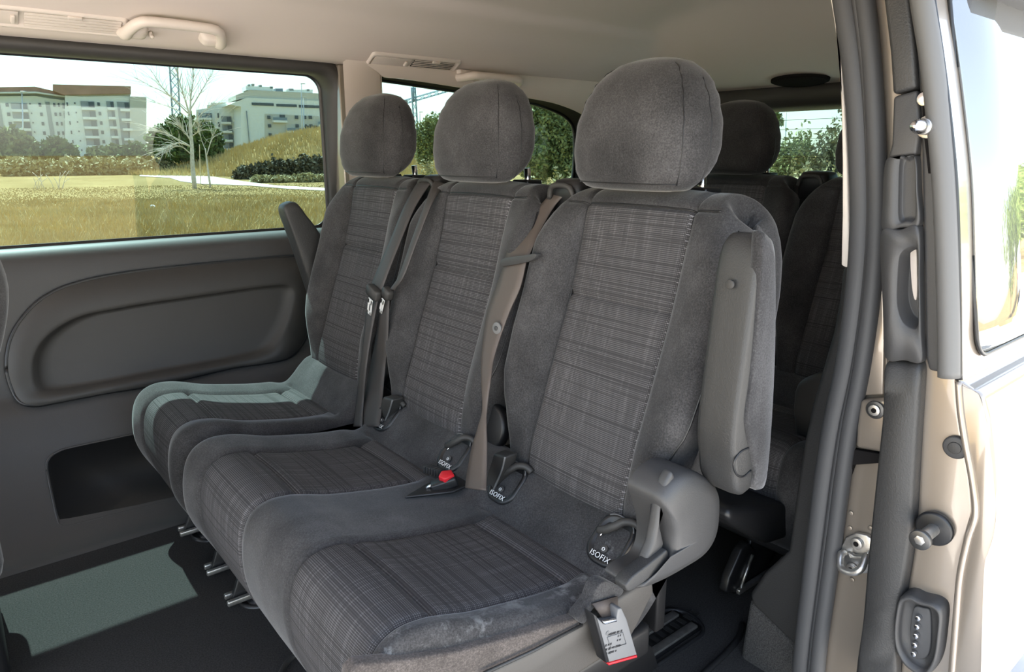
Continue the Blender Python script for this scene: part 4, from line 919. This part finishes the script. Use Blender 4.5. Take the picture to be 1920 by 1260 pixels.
def plant(name, label, cat, d, blobs, mat, n, ls, trunk=None, group=None, bark=None):
    """blobs: centre px, centre py, half width px, half height px at distance d"""
    _sd[0] += 1; k = d/F_PX*1.0; bl = []
    for x, y, rx, ry in blobs:
        c = up_at(x, y, d); rd = d/math.hypot(*ray(x, y)[:2])/F_PX
        rz = ry*rd
        if cat == 'bush': top = c[2] + rz; rz = (top-GZ)/1.7; c[2] = top - rz
        bl.append((c, (rx*rd, rx*rd*.8, rz)))
    base = np.array([bl[0][0][0], bl[0][0][1], GZ]); t = thing(name, label, cat, base, group)
    V, F = leaves(bl, n, ls, _sd[0]); mesh('foliage', V, F, mat, t, smooth=False, recalc=False)
    tr = trunk or [base, base*.3 + np.array(bl[0][0])*.7]
    tube('trunk', smooth_path(tr, 8), np.linspace(max(.05, bl[0][1][0]*.09), .03, 8), bark or m_barkd, t, 7)
    return t
ORD = ('leftmost', 'second from the left', 'third from the left', 'fourth from the left', 'fifth from the left', 'sixth from the left', 'seventh from the left', 'eighth from the left')
# far field bushes
plant('bush', 'broad olive bush at the far left before the white flats', 'bush', 85, [(20, 270, 34, 28), (48, 278, 26, 22), (-15, 268, 30, 30)], m_olive, 5000, .35)
plant('bush', 'rounded bright green bush below the white flats', 'bush', 85, [(105, 278, 24, 20), (128, 284, 18, 14)], m_green, 4200, .30)
plant('bush', 'low olive bush right of the rounded green one', 'bush', 85, [(185, 288, 22, 11), (215, 286, 22, 14)], m_olive, 3600, .28)
plant('bush', 'green bush under the beige tower end', 'bush', 80, [(255, 284, 22, 16), (240, 290, 18, 11)], m_green, 3600, .28)
plant('tree', 'loose dark green tree behind the bare pale tree', 'tree', 62, [(312, 268, 34, 30), (345, 255, 38, 36), (385, 268, 30, 36), (335, 282, 46, 20), (300, 252, 16, 14)], m_green, 8500, .22)
for k, (x, y, rx, ry) in enumerate(((30, 305, 34, 11), (85, 308, 30, 10), (140, 304, 34, 10), (196, 306, 30, 11), (250, 305, 30, 10), (300, 308, 28, 10), (420, 316, 26, 10), (455, 320, 26, 10))):
    plant('scrub_bush', ORD[k] + ' straw-grey scrub clump in the row across the field', 'bush', 62, [(x, y, rx, ry), (x+rx*.6, y+3, rx*.6, ry*.8)], m_pale, 1600, .16, group='straw scrub row across the field')
for k, (x, y, rx, ry) in enumerate(((462, 322, 22, 11), (492, 320, 22, 15), (520, 312, 26, 15), (548, 315, 20, 15), (572, 306, 24, 16), (596, 310, 20, 18), (616, 306, 20, 18))):
    plant('dark_shrub', ORD[k] + ' dark grey-brown shrub at the foot of the grassy mound', 'bush', 48, [(x, y, rx, ry), (x-rx*.5, y+5, rx*.6, ry*.6)], m_scrubd, 1500, .13, group='dark shrubs below the mound')
for k, (x, y, rx, ry) in enumerate(((530, 338, 24, 9), (575, 336, 26, 11), (610, 338, 20, 11), (490, 336, 20, 7))):
    plant('pale_shrub', ('second from the left', 'third from the left', 'rightmost', 'leftmost')[k] + ' straw shrub between pale path and dark shrubs', 'bush', 42, [(x, y, rx, ry), (x+rx*.5, y+3, rx*.6, ry*.6)], m_pale, 1500, .10, group='straw shrubs by the path')
# bare pale tree
def bare_tree(label, d, trunk, limbs, r0, twigs, seed):
    rg = random.Random(seed); base = np.array([*up_at(*trunk[0], d)[:2], GZ]); t = thing('bare_tree', label, 'tree', base, None)
    f = lambda L, dd=0: [up_at(x, y, d + dd*k/max(1, len(L)-1)) for k, (x, y) in enumerate(L)]
    P = smooth_path(f(trunk), 16); P[0][2] = GZ - .05; tube('trunk', P, np.linspace(r0, r0*.55, 16), m_bark, t, 8)
    fine = MB()
    for L, r in limbs:
        q = smooth_path(f(L, rg.uniform(-1.2, 1.2)), 14); tube('branch', q, np.linspace(r, r*.25, 14), m_bark, t, 6)
        for k in range(twigs):
            i = rg.randrange(3, 13); p = q[i]; dr = (q[i]-q[i-1]); dr = dr/np.linalg.norm(dr) + np.array([rg.uniform(-.8, .8), rg.uniform(-.8, .8), rg.uniform(-.35, .6)]); L2 = rg.uniform(.4, 1.1)
            fine.tube(smooth_path([p, p+dr*L2*.5, p+dr*L2 + np.array([rg.uniform(-.2, .2), rg.uniform(-.2, .2), rg.uniform(-.25, .15)])], 5), np.linspace(r*.3, .004, 5), 4)
    tag(fine.build('twigs', m_bark, t), None, None, None, 'stuff')
bare_tree('tall bare pale-barked tree standing on the edge of the path', 36, [(364, 343), (361, 310), (360, 280), (358, 250), (356, 215)],
    [([(356, 218), (348, 190), (340, 165), (331, 130)], .045), ([(356, 218), (358, 180), (362, 150), (360, 118)], .045), ([(357, 205), (375, 175), (390, 150), (400, 137)], .035), ([(352, 212), (330, 190), (305, 165), (281, 128)], .035),
     ([(357, 262), (345, 245), (335, 232)], .04), ([(358, 275), (335, 262), (305, 247), (285, 243)], .035), ([(359, 275), (335, 268), (318, 275), (300, 284)], .035), ([(359, 290), (340, 275), (320, 278), (305, 290)], .03),
     ([(359, 240), (372, 220), (395, 200), (430, 190)], .025), ([(350, 205), (320, 180), (280, 160), (252, 145)], .022), ([(356, 225), (330, 205), (300, 195), (285, 188)], .02), ([(360, 255), (372, 245), (371, 228)], .03)], .105, 26, 3)
bare_tree('thin bare forked sapling just right of the tall bare tree', 37, [(394, 346), (390, 320), (387, 295), (385, 278)], [([(386, 285), (378, 262), (372, 245)], .02), ([(388, 290), (396, 262), (404, 230)], .025), ([(392, 275), (402, 250), (408, 215)], .015)], .05, 7, 5)
t = thing('stake', 'slim bare stake between the tall bare tree and the sapling', 'stake', gpx(376, 345)); tube('post', [gpx(376, 345), up_at(374, 272, 36)], .022, m_bark, t, 6)
for px0, lab in ((76, 'leftmost white sapling twigs in the dry grass'), (112, 'white looped sapling twigs in the dry grass')):
    c = gpx(px0, 356); t = thing('sapling', lab, 'sapling', c); rg = random.Random(px0)
    for k in range(6):
        a, b_, h_ = rg.uniform(-.35, .35), rg.uniform(-.5, .5), rg.uniform(.4, .95)
        tube('stem', smooth_path([c + RGT*a, c + RGT*(a+b_*.4) + np.array([0, 0, h_*.6]), c + RGT*(a+b_) + np.array([0, 0, h_])], 7), .012, m_bark, t, 5)
c = gpx(287, 391); t = MB(); t.prism([c + RGT*a + np.array([0, 0, z]) for a, z in ((-.10, 0), (-.07, .08), (0, .10), (.08, .06), (.10, 0))], np.array([.03, .12, .01])); tag(t.build('litter', m_litter, bevel=.015), 'crumpled white litter lying in the dry grass', 'litter')

# buildings
class Facade:
    def __init__(s, px, d, rot=0):
        c = gp_(px, d); r = np.array([c[0], c[1], 0])/d; a = math.atan2(-r[1], -r[0]) + rot; s.n = np.array([math.cos(a), math.sin(a), 0]); s.c = c; s.u = np.array([-s.n[1], s.n[0], 0])
    def p(s, px, py, out=0):
        r = ray(px, py); C = s.c + s.n*out; return CAM + r*(((C-CAM) @ s.n)/(r @ s.n))
    def uz(s, px, py): q = s.p(px, py) - s.c; return q @ s.u, q[2]
    def at(s, u, z, out): return s.c + s.u*u + s.n*out + np.array([0, 0, z])
def block(F, poly, depth, mat, name, parent, out=0, bottom=None, bevel=0):
    P = [F.p(x, y, 0) + F.n*out for x, y in poly]
    return MB().prism(P, -F.n*depth).build(name, mat, parent, smooth=False)
def fbox(F, u0, u1, z0, z1, out, th, mat, name, parent, share={}):
    key = (round(u1-u0, 2), round(z1-z0, 2), th, mat.name, round(math.atan2(F.n[1], F.n[0]), 3)); c = F.at((u0+u1)/2, (z0+z1)/2, out)
    if key in share:
        o = bpy.data.objects.new(name, share[key]); link(o, parent); o.location = c - org(parent); return o
    o = MB().box((0, 0, 0), ((u1-u0)/2, th/2, (z1-z0)/2), (F.u, F.n, (0, 0, 1))).build(name, mat, None, smooth=False)
    share[key] = o.data; COL.objects.unlink(o); bpy.data.objects.remove(o); return fbox(F, u0, u1, z0, z1, out, th, mat, name, parent, share)
def grid_windows(F, parent, cols, rows, hpx, name='window', mat=None, out=.05, th=.3):
    for y in rows:
        for x0, x1 in cols:
            (a, z1), (b_, z0) = F.uz(x0, cols_y), F.uz(x1, cols_y); zt = F.uz((x0+x1)/2, y)[1]; zb = F.uz((x0+x1)/2, y+hpx)[1]
            fbox(F, min(a, b_), max(a, b_), zb, zt, out, th, mat or m_win, name, parent)
cols_y = 200
def flats(label, px, d): return thing('apartment_building', label, 'building', gp_(px, d))
def balconies(F, parent, x0, x1, rows, hpx, open_mat, slab_mat, rail=False):
    for y in rows:
        a, b_ = F.uz(x0, cols_y)[0], F.uz(x1, cols_y)[0]; a, b_ = min(a, b_), max(a, b_); zt, zb = F.uz((x0+x1)/2, y)[1], F.uz((x0+x1)/2, y+hpx)[1]
        fbox(F, a, b_, zb, zt, .05, .3, open_mat, 'balcony_opening', parent)
        fbox(F, a + (b_-a)*.55, a + (b_-a)*.95, zb, zb+(zt-zb)*.9, .22, .3, m_win, 'balcony_door', parent)
        fbox(F, a, b_, zb-.55, zb, .8, 1.6, slab_mat, 'balcony_slab', parent)
        if rail: fbox(F, a, b_, zb, zb+(zt-zb)*.45, 1.5, .12, m_rail, 'balcony_rail', parent)
FA = Facade(60, 200, -.05); bA = flats('white block of flats with brown tiled roof at the far left', 60, 200)
block(FA, [(-60, 181), (68, 180), (90, 184), (121, 188), (121, 305), (-60, 305)], 14, m_render, 'wall', bA)
block(FA, [(-60, 176), (68, 175), (121, 183), (121, 189), (68, 181), (-60, 182)], 12, m_greyw, 'attic_wall', bA, -.4)
block(FA, [(-60, 165), (66, 163), (122, 176), (122, 182), (68, 174.5), (-60, 175.5)], 14, m_brick, 'roof', bA, 1.0)
block(FA, [(-60, 174), (67, 172.5), (122, 180.5), (122, 183), (68, 175.5), (-60, 176.5)], 14, m_render, 'eaves', bA, 1.4)
R5 = [193.5 + 17.6*k for k in range(6)]
grid_windows(FA, bA, [(11, 17), (73, 78), (100, 104.5), (109, 112.5)], R5, 6.6); grid_windows(FA, bA, [(56, 58.5)], R5, 2.6)
balconies(FA, bA, 21, 52, R5[:6], 12, m_greyw, m_render); balconies(FA, bA, 117, 122, R5, 11, m_greyw, m_render)
a0, a1 = FA.uz(86, 200)[0], FA.uz(94, 200)[0]; fbox(FA, min(a0, a1), max(a0, a1), FA.uz(90, 300)[1], FA.uz(90, 191)[1], .05, .3, m_greyw, 'stair_strip', bA)
a0, a1 = FA.uz(-14, 200)[0], FA.uz(1, 200)[0]; fbox(FA, min(a0, a1), max(a0, a1), FA.uz(0, 300)[1], FA.uz(0, 194)[1], .05, .3, m_greyw, 'recess_strip', bA)
FB = Facade(190, 196, .05); bB = flats('white and grey flats with brown roof and beige tower end', 190, 196)
block(FB, [(122, 179), (152, 181), (220, 180), (245, 181), (245, 305), (122, 305)], 14, m_render, 'wall', bB)
block(FB, [(99, 158.5), (245, 162), (245, 176), (120, 178), (99, 170)], 12, m_brick, 'roof', bB, .6)
block(FB, [(121, 175.5), (246, 174), (244, 181), (122, 182)], 12, m_beigew, 'attic_wall', bB, -.3)
block(FB, [(243, 181), (274, 182.5), (274, 305), (243, 305)], 16, m_beigew, 'tower_end', bB, .8)
a0, a1 = FB.uz(220, 200)[0], FB.uz(243, 200)[0]; fbox(FB, min(a0, a1), max(a0, a1), FB.uz(230, 300)[1], FB.uz(230, 191)[1], .04, .2, m_greyw, 'bay_wall', bB)
balconies(FB, bB, 224, 242, [192 + 18.2*k for k in range(5)], 12.5, m_greyw, m_render); balconies(FB, bB, 152, 178, [190 + 17.6*k for k in range(6)], 12, m_greyw, m_render); balconies(FB, bB, 200, 214, [190 + 17.6*k for k in range(6)], 12, m_greyw, m_render)
grid_windows(FB, bB, [(125.5, 128), (183, 188)], [192 + 17.6*k for k in range(6)], 6.5); grid_windows(FB, bB, [(140, 142.5)], [192 + 17.6*k for k in range(6)], 2.8)
FC = Facade(420, 215, -.15); bC = flats('stepped white flats with stacked balconies behind the bare tree', 420, 215)
block(FC, [(368, 206), (388, 203), (388, 197), (423, 193), (423, 200), (466, 197), (466, 305), (368, 305)], 14, m_render, 'wall', bC)
for x0, x1, y in ((394, 405, 192), (409, 421, 192)): block(FC, [(x0, y), (x1, y), (x1, y+6), (x0, y+6)], 5, m_beigew, 'roof_vent', bC, -1)
balconies(FC, bC, 371, 396, [212, 229, 246, 263], 9, m_greyw, m_render, True); balconies(FC, bC, 413, 432, [218 + 16.5*k for k in range(5)], 11, m_greyw, m_render); balconies(FC, bC, 436, 451, [212 + 18*k for k in range(5)], 13, m_beigew, m_render)
grid_windows(FC, bC, [(406, 409)], [212 + 17*k for k in range(5)], 9)
FD = Facade(530, 205, .22); bD = flats('long white flats with beige penthouse and ribbon windows right of the bare tree', 530, 205)
block(FD, [(430, 196), (463, 183), (620, 190), (620, 305), (452, 305), (452, 200)], 16, m_render, 'wall', bD)
block(FD, [(443, 178), (470, 168), (620, 176), (620, 191), (463, 184), (443, 187)], 12, m_beigew, 'penthouse', bD, -.6)
for L in ([(464, 160), (515, 162), (515, 170), (464, 168)], [(540, 167), (590, 167), (590, 175), (540, 173)]): block(FD, L, 6, m_render, 'roof_room', bD, -2)
for x0, x1, y in ((468, 472, 157), (475, 480, 156), (489, 494, 158), (509, 515, 161), (545, 554, 165), (579, 584, 166)): block(FD, [(x0, y), (x1, y), (x1, y+4), (x0, y+4)], 2, m_greyw, 'roof_vent', bD, -2)
block(FD, [(519, 165), (533, 165), (533, 171), (519, 170)], 3, m_rail, 'roof_tank', bD, -1.5)
for x0, x1 in ((472, 513), (518, 556), (560, 606)):
    a0, a1 = FD.uz(x0, 196)[0], FD.uz(x1, 196)[0]; fbox(FD, min(a0, a1), max(a0, a1), FD.uz((x0+x1)/2, 198+(x0-472)*.05)[1], FD.uz((x0+x1)/2, 193+(x0-472)*.05)[1], .05, .3, m_win, 'ribbon_window', bD)
block(FD, [(496, 213), (620, 219), (620, 305), (496, 305)], .3, m_beigew, 'recessed_bay', bD, .1)
grid_windows(FD, bD, [(499, 505), (551, 557), (569, 572), (577, 583)], [217, 233, 250, 268], 6, out=.3)
for x0, x1, y in ((508, 534, 214), (508, 536, 253), (533, 596, 234), (592, 610, 222)): balconies(FD, bD, x0, x1, [y], 12, m_beigew, m_render, True)
tube('drain_pipe', [FD.at(FD.uz(462, 210)[0], FD.uz(462, 300)[1], .3), FD.at(FD.uz(462, 210)[0], FD.uz(462, 208)[1], .3)], .14, m_greyw, bD, 5)
# cranes
def lattice(mb, a, b_, w, step, r):
    a, b_ = np.array(a), np.array(b_); t_ = (b_-a)/np.linalg.norm(b_-a); s1 = np.cross(t_, [0.3, .9, .2]); s1 /= np.linalg.norm(s1); s2 = np.cross(t_, s1); L = np.linalg.norm(b_-a); cs = [s1*w+s2*w, s1*w-s2*w, -s1*w-s2*w, -s1*w+s2*w]
    for c in cs: mb.tube([a+c, b_+c], r, 4)
    k = 0; n = int(L/step)
    for i in range(n):
        for j in range(4): mb.tube([a+t_*(L*i/n)+cs[j], a+t_*(L*(i+1)/n)+cs[(j+1) % 4]], r*.7, 3)
cb = up_at(334, 290, 210); cb[2] = GZ; t = thing('tower_crane', 'blue-grey crane mast rising beyond the bare tree', 'crane', cb)
mb = MB(); lattice(mb, cb, up_at(325, 118, 212), .9, 2.2, .16); tag(mb.build('mast', m_crane, t, smooth=False))
cb = up_at(783, 290, 230); cb[2] = GZ; t = thing('tower_crane', 'tower crane with slanting jib seen between the two headrests', 'crane', cb)
mb = MB(); lattice(mb, cb, up_at(775, 164, 230), .55, 2.2, .13); mb.build('mast', m_crane, t, smooth=False)
mb = MB(); lattice(mb, up_at(757, 192, 230), up_at(850, 165, 232), .5, 2.2, .11); mb.build('jib', m_crane, t, smooth=False)
rbox('counterweight', up_at(757, 193, 230), (.9, .9, .9), m_greyw, t, .05); tube('pylon', [up_at(776, 190, 230), up_at(775, 160, 230)], .3, m_crane, t, 5)
def lamp_post(px, y0, y1, d, label):
    b_ = up_at(px, y0, d); b_[2] = GZ; tp = up_at(px-1, y1, d); t = thing('lamp_post', label, 'lamp post', b_); tube('pole', [b_, tp], np.array([.09, .05])*d/100, m_steel, t, 6); rbox('lamp_head', tp + RGT*.25, (.35, .12, .07), m_steel, t, .03)
lamp_post(566, 290, 157, 120, 'tall thin lamp post before the long white flats'); lamp_post(570, 290, 182, 150, 'shorter thin lamp post beside the tall one'); lamp_post(788, 290, 210, 140, 'thin lamp post right of the crane mast'); lamp_post(42, 290, 172, 110, 'dark lamp post in front of the far left flats'); lamp_post(1475, 290, 205, 60, 'lamp post seen through the tailgate glass')
# trees behind the van
plant('tree', 'feathery grey-green tree between the two far headrests', 'tree', 30, [(800, 262, 26, 36), (815, 250, 26, 34), (795, 290, 18, 20)], m_olive, 7000, .055)
plant('shrub', 'yellowish shrub at the foot of the feathery tree', 'bush', 26, [(798, 304, 14, 9), (806, 310, 12, 8)], m_pale, 900, .05)
plant('tree', 'tall willow-like tree behind the middle headrest', 'tree', 13, [(1020, 225, 50, 46), (985, 250, 36, 60), (1050, 260, 46, 58), (1010, 300, 50, 40), (1060, 310, 36, 40), (960, 215, 30, 36), (1095, 250, 40, 60)], m_olive, 34000, .036)
plant('shrub', 'straw shrub under the willow-like tree', 'bush', 11, [(1060, 345, 44, 24), (1010, 352, 36, 20), (1100, 340, 30, 24)], m_pale, 3500, .04)
plant('bush', 'dense olive bush beyond the tailgate glass, left one', 'bush', 17, [(1485, 285, 34, 34), (1462, 300, 30, 30), (1510, 270, 22, 30)], m_olive, 7000, .05)
plant('bush', 'taller scrubby bush beyond the tailgate glass at right', 'bush', 14, [(1550, 280, 40, 44), (1585, 260, 40, 46), (1530, 305, 36, 30), (1620, 270, 40, 50)], m_scrub, 8500, .045)
plant('pine', 'dark pine tip beside the rear headrest', 'tree', 40, [(1450, 226, 20, 18), (1440, 240, 20, 22), (1430, 255, 24, 26)], m_green, 3500, .09)
plant('shrub', 'low straw bush beyond the tailgate just above the seat backs', 'bush', 13, [(1500, 330, 50, 20), (1560, 335, 44, 20), (1420, 335, 60, 16)], m_pale, 4500, .04)

ORD_P = ('nearest full one', 'second', 'third', 'fourth', 'fifth', 'farthest', 'smallest short one')
# near-side surroundings that the glossy door and the windows mirror
def pine(name, label, x, y, h, w, mat, seed):
    base = np.array([x, y, GZ]); t = thing(name, label, 'tree', base, 'pines across the lot'); rg = random.Random(seed); bl = []
    for k in range(6): bl.append(((x + rg.uniform(-.9, .9)*w, y + rg.uniform(-.3, .3)*w, GZ + h*rg.uniform(.40, .80)), (w*.75, w*.4, h*.26)))
    V, F = leaves(bl, 6000, .14, seed); mesh('foliage', V, F, mat, t, smooth=False, recalc=False); tube('trunk', [base, base + np.array([.2, 0, h*.6])], np.array([.16, .08]), m_barkd, t, 7)
for k, (x, y, h, w) in enumerate(((26, -11.5, 4.4, 5), (33, -11, 5.0, 6), (42, -12, 6.2, 7), (52, -13, 7, 8), (64, -16, 8.5, 9), (80, -19, 10, 11), (18, -14, 4.4, 5))):
    pine('pine', ORD_P[k] + ' of the pines across the lot mirrored in the door glass', x, y, h, w, m_pine, 40+k)
ct_ = np.array([21.5, -7.4, GZ]); t = thing('car', 'silver estate car mirrored in the sliding door window', 'car', ct_)
side = [(-2.1, .30), (-2.15, .62), (-2.05, .92), (-1.75, 1.02), (-1.35, 1.42), (-.6, 1.50), (.3, 1.46), (.95, 1.02), (1.9, .86), (2.15, .62), (2.15, .30), (1.75, .26), (1.55, .55), (1.15, .55), (.95, .26), (-.95, .26), (-1.15, .55), (-1.55, .55), (-1.75, .26)]
loft('body', [[ct_ + np.array([a, w, b_*k + (1-k)*.6]) for a, b_ in side] for w, k in ((-.86, .90), (-.82, 1.0), (.82, 1.0), (.86, .90))], m_silver, t, bevel=.04)
glz = [(-1.70, 1.03), (-1.32, 1.36), (-.6, 1.43), (.25, 1.40), (.80, 1.04)]
for w in (-.872, .852): prism('side_window', [ct_ + np.array([a*.97, w, b_*.92 + .06]) for a, b_ in glz], (0, .02, 0), m_win, t, .01)
for a in (-1.35, 1.35):
    for w in (-.86, .66):
        h = disc('wheel', ct_ + np.array([a, w + (0 if w < 0 else .2), .31]), (0, 1 if w < 0 else -1, 0), .31, .2, m_black, t, 24, .03); disc('rim', ct_ + np.array([a, w - .005 if w < 0 else w + .205, .31]), (0, 1 if w < 0 else -1, 0), .20, .02, m_steel, h, 10, .02)
for w in (-.7, .7): rbox('tail_light', ct_ + np.array([-2.1, w, .80]), (.05, .14, .09), m_red, t, .02)
